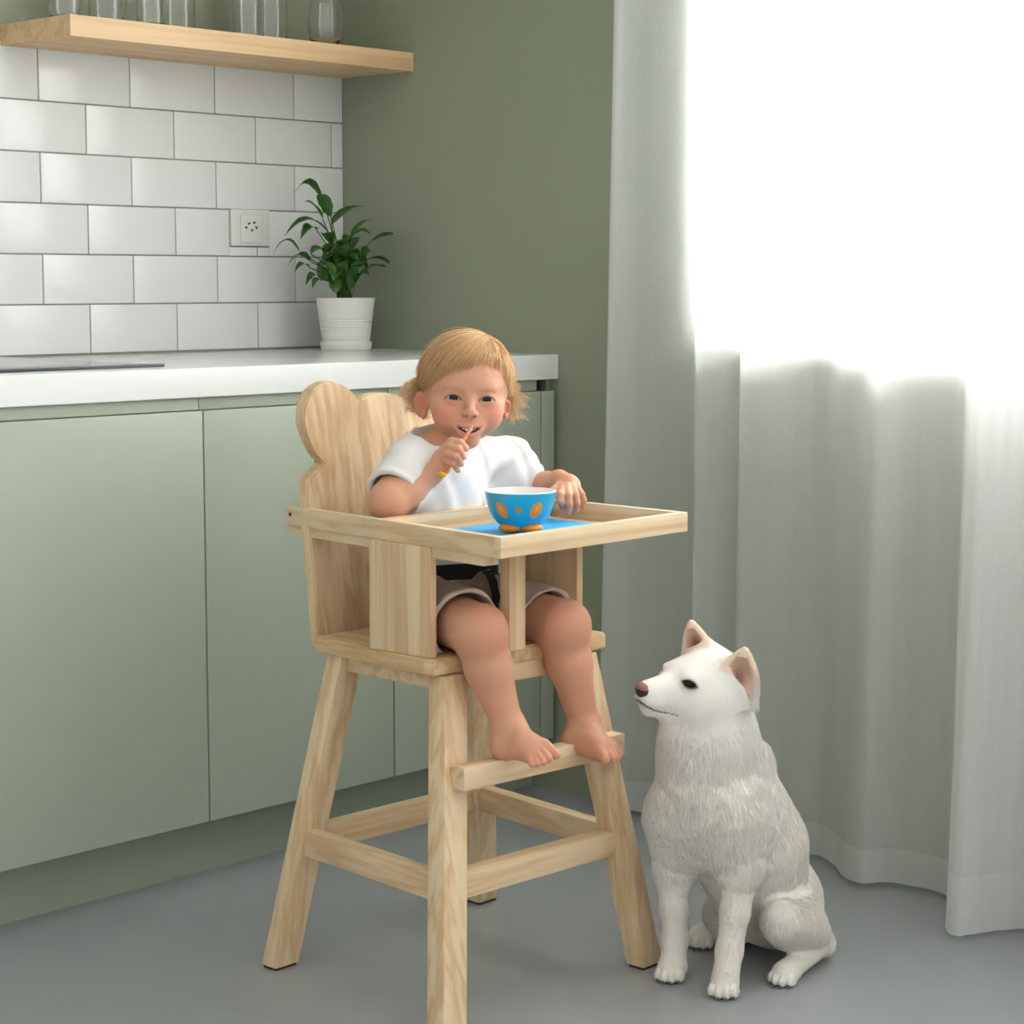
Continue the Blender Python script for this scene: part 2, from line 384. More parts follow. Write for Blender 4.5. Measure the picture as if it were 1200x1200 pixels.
FEET = dict(FL=(-1.150, -1.466), FR=(-.722, -1.470), BL=(-1.107, -1.062), BR=(-.655, -1.058))
Z1 = .484
for i, k in enumerate(('FL', 'FR', 'BL', 'BR')): leg(k, TOPS[k], FEET[k], Z1, W_z[i])
def legc(k, z): t = z / Z1; return Vector((FEET[k][0] * (1 - t) + TOPS[k][0] * t, FEET[k][1] * (1 - t) + TOPS[k][1] * t, z))
def bar(name, a, b, w, h, mat, bev=.002):
    """horizontal rail between two points, w thick, h tall"""
    a = Vector(a); b = Vector(b); d = (b - a); d.z = 0; d.normalize(); n = Vector((-d.y, d.x, 0)) * w / 2; u = Vector((0, 0, h / 2))
    bm = bmesh.new(); add_hexa(bm, [a - n - u, b - n - u, b + n - u, a + n - u, a - n + u, b - n + u, b + n + u, a + n + u], bev, 2)
    return bm_obj(name, bm, mat, HC, autosm=35)
zs_ = .197
bar('stretcher', legc('BL', zs_) - Vector((.004, .005, 0)), legc('FL', zs_) + Vector((-.004, .01, 0)), .024, .040, W_y)
bar('stretcher', legc('BR', zs_) - Vector((0, .01, 0)), legc('FR', zs_) + Vector((0, .01, 0)), .024, .040, W_y)
bar('stretcher', legc('FL', zs_) + Vector((.015, 0, 0)), legc('FR', zs_) - Vector((.015, 0, 0)), .024, .040, W_x)
bar('stretcher', legc('BL', zs_) + Vector((.015, 0, 0)), legc('BR', zs_) - Vector((.015, 0, 0)), .024, .040, W_x)
fz = .3475
fa = legc('FL', fz); fb = legc('FR', fz)
bar('foot_rest', (fa.x - .012, fa.y - .031, fz), (fb.x + .014, fb.y - .031, fz), .028, .034, W_x, .003)
# seat with rounded front corners and an apron under it
SEAT = [(-1.078, -1.362), (-.722, -1.398), (-.724, -1.088), (-1.054, -1.088)]
def prism(bm, poly, z0, z1, bev=.003):
    bv = [bm.verts.new((x, y, z0)) for x, y in poly]; f = bm.faces.new(bv)
    r = bmesh.ops.extrude_face_region(bm, geom=[f]); tv = [v for v in r['geom'] if isinstance(v, bmesh.types.BMVert)]
    bmesh.ops.translate(bm, verts=tv, vec=(0, 0, z1 - z0)); bmesh.ops.recalc_face_normals(bm, faces=bm.faces)
    if bev: bmesh.ops.bevel(bm, geom=[e for e in bm.edges if e.calc_face_angle(0) > .9], offset=bev, segments=2, affect='EDGES')
def round_poly(poly, rad, n=6):
    out = []
    for i, p in enumerate(poly):
        r = rad[i]; p = Vector(p); a = Vector(poly[i - 1]); b = Vector(poly[(i + 1) % len(poly)])
        if r == 0: out.append(tuple(p)); continue
        da = (a - p).normalized() * r; db = (b - p).normalized() * r
        for k in range(n + 1):
            t = k / n; out.append(tuple(p + da * (1 - t) ** 2 + db * t ** 2))
    return out
bm = bmesh.new(); prism(bm, round_poly(SEAT, (.022, .022, 0, 0)), .486, .510, .003)
bm_obj('seat', bm, W_s, HC, autosm=35)
bm = bmesh.new()
t4 = [Vector(TOPS[k]) for k in ('FL', 'FR', 'BR', 'BL')]
for i, (dx, dy) in enumerate(((0, 0), (0, 0), (0, 0), (0, 0))):
    a, b = t4[i], t4[(i + 1) % 4]; d = (b - a).normalized(); n = Vector((-d.y, d.x)) * .009
    a2 = a + d * .014 ; b2 = b - d * .014
    add_hexa(bm, [(*(a2 - n), .459), (*(b2 - n), .459), (*(b2 + n), .459), (*(a2 + n), .459), (*(a2 - n), .4859), (*(b2 - n), .4859), (*(b2 + n), .4859), (*(a2 + n), .4859)], .0015)
bm_obj('apron', bm, W_x, HC, autosm=35)
# bear shaped back board, leaning back slightly
def catmull(pts, k=6):
    out = []
    P = [Vector(p) for p in pts]
    for i in range(len(P) - 1):
        p0 = P[max(i - 1, 0)]; p1 = P[i]; p2 = P[i + 1]; p3 = P[min(i + 2, len(P) - 1)]
        for j in range(k):
            t = j / k
            out.append(.5 * ((2 * p1) + (p2 - p0) * t + (2 * p0 - 5 * p1 + 4 * p2 - p3) * t * t + (3 * p1 - p0 - 3 * p2 + p3) * t ** 3))
    out.append(P[-1]); return out
def back_board():
    side = [(-1.037, .487), (-1.027, .71), (-1.022, .741)]
    ear = [(-.984, .766), (-.999, .781), (-1.010, .806), (-1.0145, .830), (-1.008, .855), (-.994, .873), (-.975, .885), (-.951, .8895), (-.926, .885), (-.909, .875), (-.897, .863), (-.892, .857)]
    dome = [(-.892, .857), (-.878, .8635), (-.862, .8665), (-.843, .8675)]
    left = [Vector(p) for p in side] + catmull(ear, 5) + catmull(dome, 5)[1:]
    cx = -.843
    right = [Vector((2 * cx - p.x, p.y)) for p in reversed(left[:-1])]
    for p in right:
        if p.y < .75: p.x -= .022 * (1 if p.y < .75 else 0)
    poly = left + right
    bm = bmesh.new()
    yy = lambda z: -1.0835 + (z - .49) * .17
    vs = [bm.verts.new((p.x, yy(p.y), p.y)) for p in poly]
    f = bm.faces.new(vs)
    r = bmesh.ops.extrude_face_region(bm, geom=[f]); tv = [v for v in r['geom'] if isinstance(v, bmesh.types.BMVert)]
    bmesh.ops.translate(bm, verts=tv, vec=(0, .021, .002)); bmesh.ops.recalc_face_normals(bm, faces=bm.faces)
    bmesh.ops.bevel(bm, geom=[e for e in bm.edges if e.calc_face_angle(0) > 1.2], offset=.0022, segments=2, affect='EDGES')
    return bm_obj('backrest', bm, W_b, HC, autosm=35)
back_board()
box('side_post', -1.066, -1.053, -1.352, -1.225, .5102, .6704, W_z[0], HC, .0015)
box('side_post', -.741, -.727, -1.345, -1.215, .5102, .6704, W_z[1], HC, .0015)
box('crotch_post', -.948, -.914, -1.397, -1.377, .5102, .6684, W_z[2], HC, .0015)
TR = empty('tray', (-.88, -1.37, .67), 'placeholder', 'tray')
COL.objects.unlink(TR); bpy.data.objects.remove(TR)
tray = bpy.data.objects.new('tray', None); COL.objects.link(tray); tray.location = (0, 0, .67); tray.parent = HC
ZT0, ZT1 = .6705, .700
TFL, TFR, TBL, TBR = Vector((-1.087, -1.510)), Vector((-.668, -1.503)), Vector((-1.022, -.990)), Vector((-.655, -1.13))
def tbar(name, a, b, w, side, mat, z0=ZT0, z1=ZT1, bev=.0015):
    """bar whose outer face runs a->b, w thick towards side"""
    d = (b - a).normalized(); n = Vector((-d.y, d.x)) * side * w
    bm = bmesh.new(); c = [a, b, b + n, a + n]
    add_hexa(bm, [(*p, z0) for p in c] + [(*p, z1) for p in c], bev, 2)
    return bm_obj(name, bm, mat, tray, autosm=35)
dF = (TFR - TFL).normalized()
tbar('front_rail', TFL, TFR, .014, 1, W_x)
dl = (TBL - TFL).normalized(); dr = (TBR - TFR).normalized()
side = tbar('side_rail', TFL + dl * .0145, TBL, .013, -1, W_y)
sr = tbar('side_rail', TFR + dr * .0145, TBR, .013, 1, W_y)
bk = Vector((-1.035, -1.232)); br = Vector((-.676, -1.232))
tbar('back_rail', bk, br, .011, 1, W_x)
# tray board and the blue mat on it
bp = [(-1.068, -1.4948), (-.6835, -1.4888), (-.675, -1.2325), (-1.0365, -1.2325)]
bm = bmesh.new(); prism(bm, bp, .6685, .6735, .001); bm_obj('tray_board', bm, W_x, tray, autosm=35)
M_mat = paint('blue_silicone_mat', '#35b4f2', .5, .01, 0)
bm = bmesh.new(); prism(bm, round_poly([(-1.045, -1.478), (-.725, -1.474), (-.712, -1.245), (-.985, -1.245)], (.012,) * 4), .6737, .6755, .0004); 
bm_obj('blue_mat', bm, M_mat, tray, autosm=35)
# arm rails under the tray sides
for A_, B_, sg in ((TFL + dl * .045, TBL - dl * .004, -1),):
    d_ = (B_ - A_).normalized(); n_ = Vector((-d_.y, d_.x)) * sg
    c_ = [A_ + n_ * .006, B_ + n_ * .003, B_ + n_ * .034, A_ + n_ * .034]
    bm = bmesh.new(); add_hexa(bm, [(*p, .6550) for p in c_] + [(*p, .6600 if 0 else .6703) for p in c_], .0015)
    bm_obj('arm_rail', bm, W_y, HC, autosm=35)
# screw in the end of the near side rail
bm = bmesh.new(); sp = TBL - dl * .012 - Vector((dl.y, -dl.x)) * -.0005
nx = Vector((-dl.y, dl.x, 0))
bmesh.ops.create_cone(bm, cap_ends=True, segments=16, radius1=.0032, radius2=.0032, depth=.0025, matrix=Matrix.Translation((sp.x, sp.y, .687)) @ nx.to_track_quat('Z', 'Y').to_matrix().to_4x4())
s_ = bm_obj('screw', bm, M_screw, tray)

# ------------------------------------------------------------------ bowl
BC = (-.871, -1.347, .6757)
bowl = empty('bowl', BC, 'bright blue child bowl with orange ovals and orange feet on the tray', 'bowl')
M_bowl = mat_simple('blue_bowl_glaze', '#22a6cb', .25); M_bowl_in = mat_simple('white_bowl_inside', '#eff0ec', .25)
M_orange = paint('orange_bowl_print', '#f58a22', .35, .05, 0); M_ochre = mat_simple('ochre_bowl_dot', '#b98a35', .4); M_yel = mat_simple('yellow_print', '#f3b53a', .4)
PRO = [(.0, .006), (.018, .006), (.026, .0075), (.034, .0125), (.0405, .020), (.0455, .029), (.049, .039), (.0515, .049), (.053, .059), (.0533, .0605)]
def pro_r(z):
    for (r0, z0), (r1, z1) in zip(PRO, PRO[1:]):
        if z0 <= z <= z1 and z1 > z0: return r0 + (r1 - r0) * (z - z0) / (z1 - z0)
    return PRO[-1][0]
bm = bmesh.new(); add_lathe(bm, PRO, BC, 64); bmesh.ops.delete(bm, geom=[f for f in bm.faces if len(f.verts) > 4 and f.calc_center_median().z > BC[2] + .05], context='FACES')
bm_obj('bowl_outside', bm, M_bowl, bowl, smooth=True)
bm = bmesh.new(); add_lathe(bm, [(.0533, .0605), (.0529, .0614), (.0520, .0616), (.0508, .0608), (.0495, .050), (.047, .040), (.043, .030), (.038, .021), (.031, .014), (.02, .0105), (0, .0095)], BC, 64); bmesh.ops.delete(bm, geom=[f for f in bm.faces if len(f.verts) > 4], context='FACES')
bm_obj('bowl_inside', bm, M_bowl_in, bowl, smooth=True)
def bowl_oval(ang, z, a, b, rot, mat, lift, name='printed_oval'):
    bm = bmesh.new(); rings = []
    cv = None
    for j in range(0, 7):
        f = j / 6; ring = []
        for i in range(28):
            t = 2 * math.pi * i / 28; u = a * f * math.cos(t); v = b * f * math.sin(t)
            uu = u * math.cos(rot) - v * math.sin(rot); vv = u * math.sin(rot) + v * math.cos(rot)
            zz = z + vv; rr = pro_r(zz) + lift; th = ang + uu / rr
            ring.append(bm.verts.new((BC[0] + rr * math.cos(th), BC[1] + rr * math.sin(th), BC[2] + zz)))
            if j == 0: break
        rings.append(ring)
    for i in range(28): bm.faces.new((rings[0][0], rings[1][i], rings[1][(i + 1) % 28]))
    for r0, r1 in zip(rings[1:], rings[2:]):
        for i in range(28): bm.faces.new((r0[i], r1[i], r1[(i + 1) % 28], r0[(i + 1) % 28]))
    return bm_obj(name, bm, mat, bowl, smooth=True)
camang = math.atan2(CAM.y - BC[1], CAM.x - BC[0])
for da, rot in ((-.62, -.45), (.50, .45), (-1.75, -.3), (1.7, .3)):
    o = bowl_oval(camang + da * -1 if False else camang + da, .036, .0092, .0125, -rot, M_orange, .0003)
    o2 = bowl_oval(camang + da, .038, 0.0024, .0050, -rot, M_yel, .0007, 'printed_fleck')
bowl_oval(camang - .07, .037, .0052, .0055, 0, M_ochre, .0003, 'printed_dot')
for da in (-.74, .74):
    bm = bmesh.new(); th = camang + da; c = Vector((BC[0] + .0235 * math.cos(th), BC[1] + .0235 * math.sin(th), BC[2] + .0078))
    bmesh.ops.create_uvsphere(bm, u_segments=28, v_segments=14, radius=1, matrix=Matrix.Translation(c) @ Matrix.Rotation(th + R_(90), 4, 'Z') @ Matrix.Diagonal((.0178, .0165, .0078, 1)))
    bm_obj('foot', bm, M_orange, bowl, smooth=True)

# ------------------------------------------------------------------ potted plant
PC = (-.128, -.152, .9002)
plant = empty('potted_plant', PC, 'leafy green plant in a white ribbed ceramic pot on the worktop', 'plant')
bm = bmesh.new()
pr_ = [(0, .0), (.0475, .0), (.0482, .002)]
z = .018; zz_ = []
for i in range(36):
    f = i / 35; zc = .018 + f * .092; r = .0505 + .0125 * f
    if f < .55: r += .0007 * math.sin(f * 2 * math.pi * 15)
    pr_.append((r, zc))
pr_ += [(.0635, .111), (.0605, .1115), (.059, .105), (.056, .098), (0, .098)]
add_lathe(bm, pr_, PC, 64); bm_obj('pot', bm, M_pot, plant, autosm=45)
bm = bmesh.new(); add_lathe(bm, [(0, .0), (.051, 0), (.0535, .003), (.0555, .015), (.0550, .0178), (.0515, .0178), (.050, .004), (0, .004)], (PC[0], PC[1], PC[2]), 64); bm_obj('saucer', bm, M_pot, plant, autosm=45)
bm = bmesh.new(); add_lathe(bm, [(0, .0985), (.0555, .0985), (.056, .1005), (.03, .1025), (0, .103)], PC, 40); bm_obj('soil', bm, paint('dark_potting_soil', '#2c2118', .95, .3, .8, 300), plant)
def mat_leaf():
    m, nt, bs = new_mat('green_leaf')
    n = noise(nt, 22, 3, obj_coords(nt)); r = ramp(nt, n.outputs[0], [(.3, lin('#24481a')), (.55, lin('#3a6826')), (.8, lin('#5f8f35'))])
    nt.links.new(r.outputs[0], bs.inputs['Base Color']); bs.inputs['Roughness'].default_value = .38
    return m
M_leaf = mat_leaf(); M_stem = mat_simple('green_stem', '#3a5a26', .5)
def zp(x, y, d=0): return at(308 + x / 5.71, 210 + y / 5.71, y=PC[1] + d)
rng = random.Random(5)
def leaf(bm, a, b, wd, sag=.012, seed=0, up=None):
    a = Vector(a); b = Vector(b); L = (b - a).length; n = 10
    side = (b - a).cross(Vector((0, 0, 1))); side = side.normalized() if side.length > 1e-5 else Vector((1, 0, 0))
    rr = random.Random(seed); tilt = rr.uniform(-.7, .7); side = Matrix.Rotation(tilt, 3, (b - a).normalized()) @ side
    if up: side = up
    rows = []
    nrm0 = side.cross((b - a).normalized())
    if nrm0.z < 0: nrm0 = -nrm0
    for i in range(n + 1):
        t = i / n; c = a.lerp(b, t) + Vector((0, 0, 1)) * sag * 4 * t * (1 - t)
        w = wd * (math.sin(math.pi * min(t * 1.02, 1) ** .8) ** .85) * (1 - .25 * t) + .0002
        wv = 1 + .08 * math.sin(t * 28 + seed)
        rows.append([bm.verts.new(c - side * w * wv + nrm0 * w * .35), bm.verts.new(c - side * w * .5 * wv + nrm0 * w * .12), bm.verts.new(c), bm.verts.new(c + side * w * .5 * wv + nrm0 * w * .12), bm.verts.new(c + side * w * wv + nrm0 * w * .35)])
    for p, q in zip(rows, rows[1:]):
        for k in range(4): bm.faces.new((p[k], p[k + 1], q[k + 1], q[k]))
LV = [((400, 135), (208, 103), .030, 9), ((400, 265), (280, 150), .010, 10), ((455, 255), (360, 105), .012, 11), ((430, 350), (145, 382), .030, 8), ((360, 340), (250, 405), .016, 9),
      ((250, 492), (68, 505), .028, 6), ((320, 550), (172, 575), .018, 7), ((310, 590), (212, 625), .012, 7), ((370, 650), (286, 712), .012, 7), ((392, 670), (330, 732), .008, 7),
      ((455, 310), (685, 182), .012, 11), ((450, 430), (395, 365), .008, 13), ((585, 420), (735, 268), .012, 11), ((600, 385), (725, 372), .010, 8), ((715, 425), (892, 368), .004, 9),
      ((655, 500), (745, 510), .010, 8), ((680, 552), (868, 582), .012, 8), ((715, 590), (858, 632), .010, 7), ((635, 650), (712, 640), .006, 12), ((320, 500), (432, 485), .008, 12)]
for i in range(84):
    a_ = rng.uniform(0, 6.28); r_ = rng.uniform(10, 185); cx, cy = 535 + r_ * math.cos(a_) * .95, 580 + r_ * math.sin(a_) * .95
    L = rng.uniform(70, 130); dr_ = rng.uniform(-2.9, -.2) if rng.random() < .75 else rng.uniform(0, 3.1)
    if cy > 735: cy = 735 - rng.random() * 80
    if cy > 660: cx = 525 + (cx - 525) * .6
    LV.append(((cx - .4 * L * math.cos(dr_), cy - .4 * L * math.sin(dr_)), (cx + .6 * L * math.cos(dr_), cy + .6 * L * math.sin(dr_)), .008, rng.uniform(8, 13)))
lseen = 0
for i, (a, b, sg, wd) in enumerate(LV):
    d = rng.uniform(-.012, .012) if i < 20 else rng.uniform(-.045, .04)
    d2 = d + (rng.uniform(-.02, .02) if i < 20 else rng.uniform(-.03, .02))
    A, B = zp(a[0], a[1], d), zp(b[0], b[1], d2)
    bm = bmesh.new(); leaf(bm, A, B, wd / 1000 * 1.4, sg * 1.0 if i < 20 else .006, i)
    bm_obj('leaf', bm, M_leaf, plant, smooth=True)
    if i < 20 or i % 5 == 0:
        bm = bmesh.new(); root = Vector((PC[0] + rng.uniform(-.018, .018), PC[1] + rng.uniform(-.018, .018), PC[2] + .100))
        mid = root.lerp(A, .5) + Vector(((A.x - root.x) * -.15, 0, .012)); add_tube(bm, catmull([root, mid, A], 6), .0012, 6); bm_obj('stem', bm, M_stem, plant, smooth=True)
# ------------------------------------------------------------------ sculpting: smooth blended solids turned into one continuous skin
class Sculpt:
    def __init__(self, M=None):
        self.pr = []; self.M = M                       # M: local frame -> world
    def _add(self, fn, c, rad, op, k, w=None):
        self.pr.append((fn, np.array(c, float), float(rad), op, k, w))
    def cap(self, a, b, r1, r2, k=.01, op='u', sq=None):
        a = np.array(a, float); b = np.array(b, float)
        L2 = max(((b - a) ** 2).sum(), 1e-12)
        def fn(P):
            h = np.clip(((P - a) @ (b - a)) / L2, 0, 1)
            return np.sqrt((((P - a) - h[:, None] * (b - a)) ** 2).sum(1)) - (r1 + (r2 - r1) * h)
        self._add(fn, (a + b) / 2, math.sqrt(L2) / 2 + max(r1, r2), op, k)
    def ell(self, c, r, k=.01, op='u', rot=None):
        c = np.array(c, float); r = np.array(r, float); Rm = np.array(rot) if rot is not None else None
        def fn(P):
            q = P - c
            if Rm is not None: q = q @ Rm
            a = np.sqrt(((q / r) ** 2).sum(1)); b = np.sqrt(((q / r ** 2) ** 2).sum(1)) + 1e-9
            return a * (a - 1) / b
        self._add(fn, c, r.max(), op, k)
    def custom(self, fn, c, rad, k=.01, op='u'): self._add(fn, c, rad, op, k)
    def ev(self, P, prims):
        d = np.full(len(P), 1.0)
        for fn, c, rad, op, k, w in prims:
            e = fn(P)
            if op == 'u':
                if k > 0:
                    h = np.maximum(k - np.abs(d - e), 0) / k; d = np.minimum(d, e) - h * h * k * .25
                else: d = np.minimum(d, e)
            elif op == 's':
                e = -e
                h = np.maximum(k - np.abs(d - e), 0) / max(k, 1e-9); d = np.maximum(d, e) + h * h * k * .25
            elif op == 'i':
                h = np.maximum(k - np.abs(d - e), 0) / max(k, 1e-9); d = np.maximum(d, e) + h * h * k * .25
            elif op == 'd': d = d + e               # displacement
        return d
    def mesh(self, h, B=16):
        un = [p for p in self.pr if p[3] == 'u']
        lo = np.min([p[1] - p[2] for p in un], 0) - .012; hi = np.max([p[1] + p[2] for p in un], 0) + .012
        nb = np.ceil((hi - lo) / (h * B)).astype(int)
        rb = h * B * math.sqrt(3) / 2
        ctr = np.stack(np.meshgrid(*[np.arange(n) for n in nb], indexing='ij'), -1).reshape(-1, 3)
        CP = lo + (ctr + .5) * h * B
        pc = np.array([p[1] for p in self.pr]); prr = np.array([p[2] for p in self.pr]); isu = np.array([p[3] == 'u' for p in self.pr])
        D = np.sqrt(((CP[:, None, :] - pc[None]) ** 2).sum(2)) - prr[None] - rb
        near = D < max(.024, 1.05 * max([p[4] for p in self.pr if p[3] != 'd']))
        act = (near & isu[None]).any(1); ids = np.nonzero(act)[0]
        g = np.arange(B + 1); GX, GY, GZ = np.meshgrid(g, g, g, indexing='ij'); G = np.stack([GX, GY, GZ], -1).reshape(-1, 3)
        NX, NY, NZ = [int(n) * B + 2 for n in nb]
        def gid(I): return (I[:, 0].astype(np.int64) * NY + I[:, 1]) * NZ + I[:, 2]
        cg, cp, quads, sg = [], [], [], []
        E12 = []
        cor = [(0, 0, 0), (1, 0, 0), (0, 1, 0), (1, 1, 0), (0, 0, 1), (1, 0, 1), (0, 1, 1), (1, 1, 1)]
        for i, a in enumerate(cor):
            for j, b in enumerate(cor):
                if i < j and sum(abs(x - y) for x, y in zip(a, b)) == 1: E12.append((i, j))
        for q in ids:
            prims = [self.pr[j] for j in np.nonzero(near[q])[0]]
            base = ctr[q] * B
            c = CP[q][None]
            dc = self.ev(c, prims)[0]
            if abs(dc) > rb * 1.9 + .012: continue
            P = lo + (G + base) * h
            V = self.ev(P, prims).reshape(B + 1, B + 1, B + 1); S = V < 0
            if S.all() or not S.any(): continue
            cv = [V[a:a + B, b:b + B, c_:c_ + B] for a, b, c_ in cor]; cs = [v < 0 for v in cv]
            sm = sum(s.astype(np.int8) for s in cs); mixed = (sm > 0) & (sm < 8)
            I = np.argwhere(mixed)
            vals = np.stack([v[mixed] for v in cv], 1); ss = vals < 0
            acc = np.zeros((len(I), 3)); cnt = np.zeros(len(I))
            for a, b in E12:
                m = ss[:, a] != ss[:, b]
                t = vals[m, a] / (vals[m, a] - vals[m, b])
                pa = np.array(cor[a], float); pb = np.array(cor[b], float)
                acc[m] += pa + (pb - pa) * t[:, None]; cnt[m] += 1
            cg.append(gid(I + base)); cp.append(lo + (I + base + acc / cnt[:, None]) * h)
            for ax in range(3):
                sl = [slice(0, B)] * 3; sl2 = [slice(0, B)] * 3; sl2[ax] = slice(1, B + 1)
                s0 = S[tuple(sl)]; s1 = S[tuple(sl2)]
                J = np.argwhere(s0 != s1)
                if not len(J): continue
                sgn = s0[tuple(J.T)]; J = J + base
                u, v = [(1, 2), (2, 0), (0, 1)][ax]
                du = np.zeros(3, int); du[u] = 1; dv = np.zeros(3, int); dv[v] = 1
                quads.append(np.stack([gid(J - du - dv), gid(J - dv), gid(J), gid(J - du)], 1)); sg.append(sgn)
        cg = np.concatenate(cg); cp = np.concatenate(cp); Q = np.concatenate(quads); sg = np.concatenate(sg)
        o = np.argsort(cg); cg = cg[o]; cp = cp[o]
        idx = np.searchsorted(cg, Q); idx = np.minimum(idx, len(cg) - 1); ok = (cg[idx] == Q).all(1)
        F = idx[ok]; s = sg[ok]; F[~s] = F[~s][:, ::-1]
        return cp, F
def np_mesh(name, V, F, mat, parent=None, origin=None, col=None, smooth_it=0):
    V = np.asarray(V, float)
    if smooth_it:                                        # light smoothing of the skin
        e = np.concatenate([F[:, [0, 1]], F[:, [1, 2]], F[:, [2, 3]], F[:, [3, 0]]]); 
        for _ in range(smooth_it):
            s = np.zeros_like(V); n = np.zeros(len(V))
            for k in range(3): s[:, k] = np.bincount(e[:, 0], V[e[:, 1], k], len(V)) + np.bincount(e[:, 1], V[e[:, 0], k], len(V))
            n = np.bincount(e[:, 0], minlength=len(V)) + np.bincount(e[:, 1], minlength=len(V))
            V = V * .5 + .5 * s / np.maximum(n, 1)[:, None]
    me = bpy.data.meshes.new(name); nv, nf = len(V), len(F); k = F.shape[1]
    me.vertices.add(nv); me.vertices.foreach_set('co', V.astype(np.float32).ravel())
    me.loops.add(nf * k); me.loops.foreach_set('vertex_index', F.astype(np.int32).ravel())
    me.polygons.add(nf); me.polygons.foreach_set('loop_start', np.arange(0, nf * k, k, dtype=np.int32)); me.polygons.foreach_set('loop_total', np.full(nf, k, dtype=np.int32))
    me.update(calc_edges=True); me.validate()
    if smooth_it:                                        # close any pinhole left in the skin
        fe = np.sort(np.concatenate([F[:, [0, 1]], F[:, [1, 2]], F[:, [2, 3]], F[:, [3, 0]]]), 1); key, cnt = np.unique(fe[:, 0].astype(np.int64) * nv + fe[:, 1], return_counts=True)
        if (cnt == 1).any():
            bm = bmesh.new(); bm.from_mesh(me); bmesh.ops.holes_fill(bm, edges=[e for e in bm.edges if e.is_boundary], sides=40)
            bm.to_mesh(me); bm.free()
    if col is not None:
        at_ = me.color_attributes.new('tone', 'FLOAT_COLOR', 'POINT'); c4 = np.ones((nv, 4), np.float32); c4[:, :3] = col; at_.data.foreach_set('color', c4.ravel())
    return link(name, me, mat, parent, origin, True)
def mat_tone(name, rough=.5, sss=0, sssr=(1, .35, .2), spec=.5, nz=0, nsc=300, coat=0):
    m, nt, bs = new_mat(name)
    a = N(nt, 'ShaderNodeAttribute', attribute_name='tone'); nt.links.new(a.outputs['Color'], bs.inputs['Base Color'])
    bs.inputs['Roughness'].default_value = rough; bs.inputs['Specular IOR Level'].default_value = spec
    if sss:
        bs.inputs['Subsurface Weight'].default_value = sss; bs.inputs['Subsurface Radius'].default_value = sssr; bs.inputs['Subsurface Scale'].default_value = .006
    if coat: bs.inputs['Coat Weight'].default_value = coat
    if nz: bump(nt, bs, noise(nt, nsc, 3, obj_coords(nt)).outputs[0], nz, .0006)
    return m
def L3(h): return np.array(lin(h)[:3])
def gauss(P, c, r): return np.exp(-(((P - np.array(c)) / np.array(r)) ** 2).sum(1))
def smooth01(x, a, b): t = np.clip((x - a) / (b - a), 0, 1); return t * t * (3 - 2 * t)
def strands_mesh(name, paths, radii, cols, mat, parent, sides=3, vcol=None):
    """paths: (n, m, 3) array of strand centre lines -> one mesh of thin tubes"""
    n, m, _ = paths.shape
    T = np.gradient(paths, axis=1); T /= np.linalg.norm(T, axis=2, keepdims=True) + 1e-9
    ref = np.array([.31, .52, .79]); U = np.cross(T, ref); U /= np.linalg.norm(U, axis=2, keepdims=True) + 1e-9; W = np.cross(T, U)
    ang = np.arange(sides) * 2 * np.pi / sides
    ring = paths[:, :, None, :] + radii[:, :, None, None] * (U[:, :, None, :] * np.cos(ang)[None, None, :, None] + W[:, :, None, :] * np.sin(ang)[None, None, :, None])
    V = ring.reshape(-1, 3)
    base = (np.arange(n) * m * sides)[:, None, None] + (np.arange(m - 1) * sides)[None, :, None] + np.arange(sides)[None, None, :]
    nxt = (np.arange(n) * m * sides)[:, None, None] + (np.arange(m - 1) * sides)[None, :, None] + ((np.arange(sides) + 1) % sides)[None, None, :]
    F = np.stack([base, nxt, nxt + sides, base + sides], -1).reshape(-1, 4)
    C = np.repeat(cols.reshape(n, -1, 3) if cols.ndim == 3 else np.repeat(cols[:, None, :], m, 1), sides, axis=1).reshape(-1, 3) if True else None
    return np_mesh(name, V, F, mat, parent, None, C)

def mat_hair(name, tr=.4, gloss=.06, rough=.35):
    m, nt, bs = new_mat(name); nt.nodes.remove(bs)
    a = N(nt, 'ShaderNodeAttribute', attribute_name='tone')
    df = nt.nodes.new('ShaderNodeBsdfDiffuse'); tl = nt.nodes.new('ShaderNodeBsdfTranslucent'); gl = N(nt, 'ShaderNodeBsdfGlossy', Roughness=rough)
    for n_ in (df, tl): nt.links.new(a.outputs['Color'], n_.inputs[0])
    x1 = N(nt, 'ShaderNodeMixShader'); x1.inputs[0].default_value = tr; nt.links.new(df.outputs[0], x1.inputs[1]); nt.links.new(tl.outputs[0], x1.inputs[2])
    x2 = N(nt, 'ShaderNodeMixShader'); x2.inputs[0].default_value = gloss; nt.links.new(x1.outputs[0], x2.inputs[1]); nt.links.new(gl.outputs[0], x2.inputs[2])
    nt.links.new(x2.outputs[0], nt.nodes['Material Output'].inputs[0]); return m
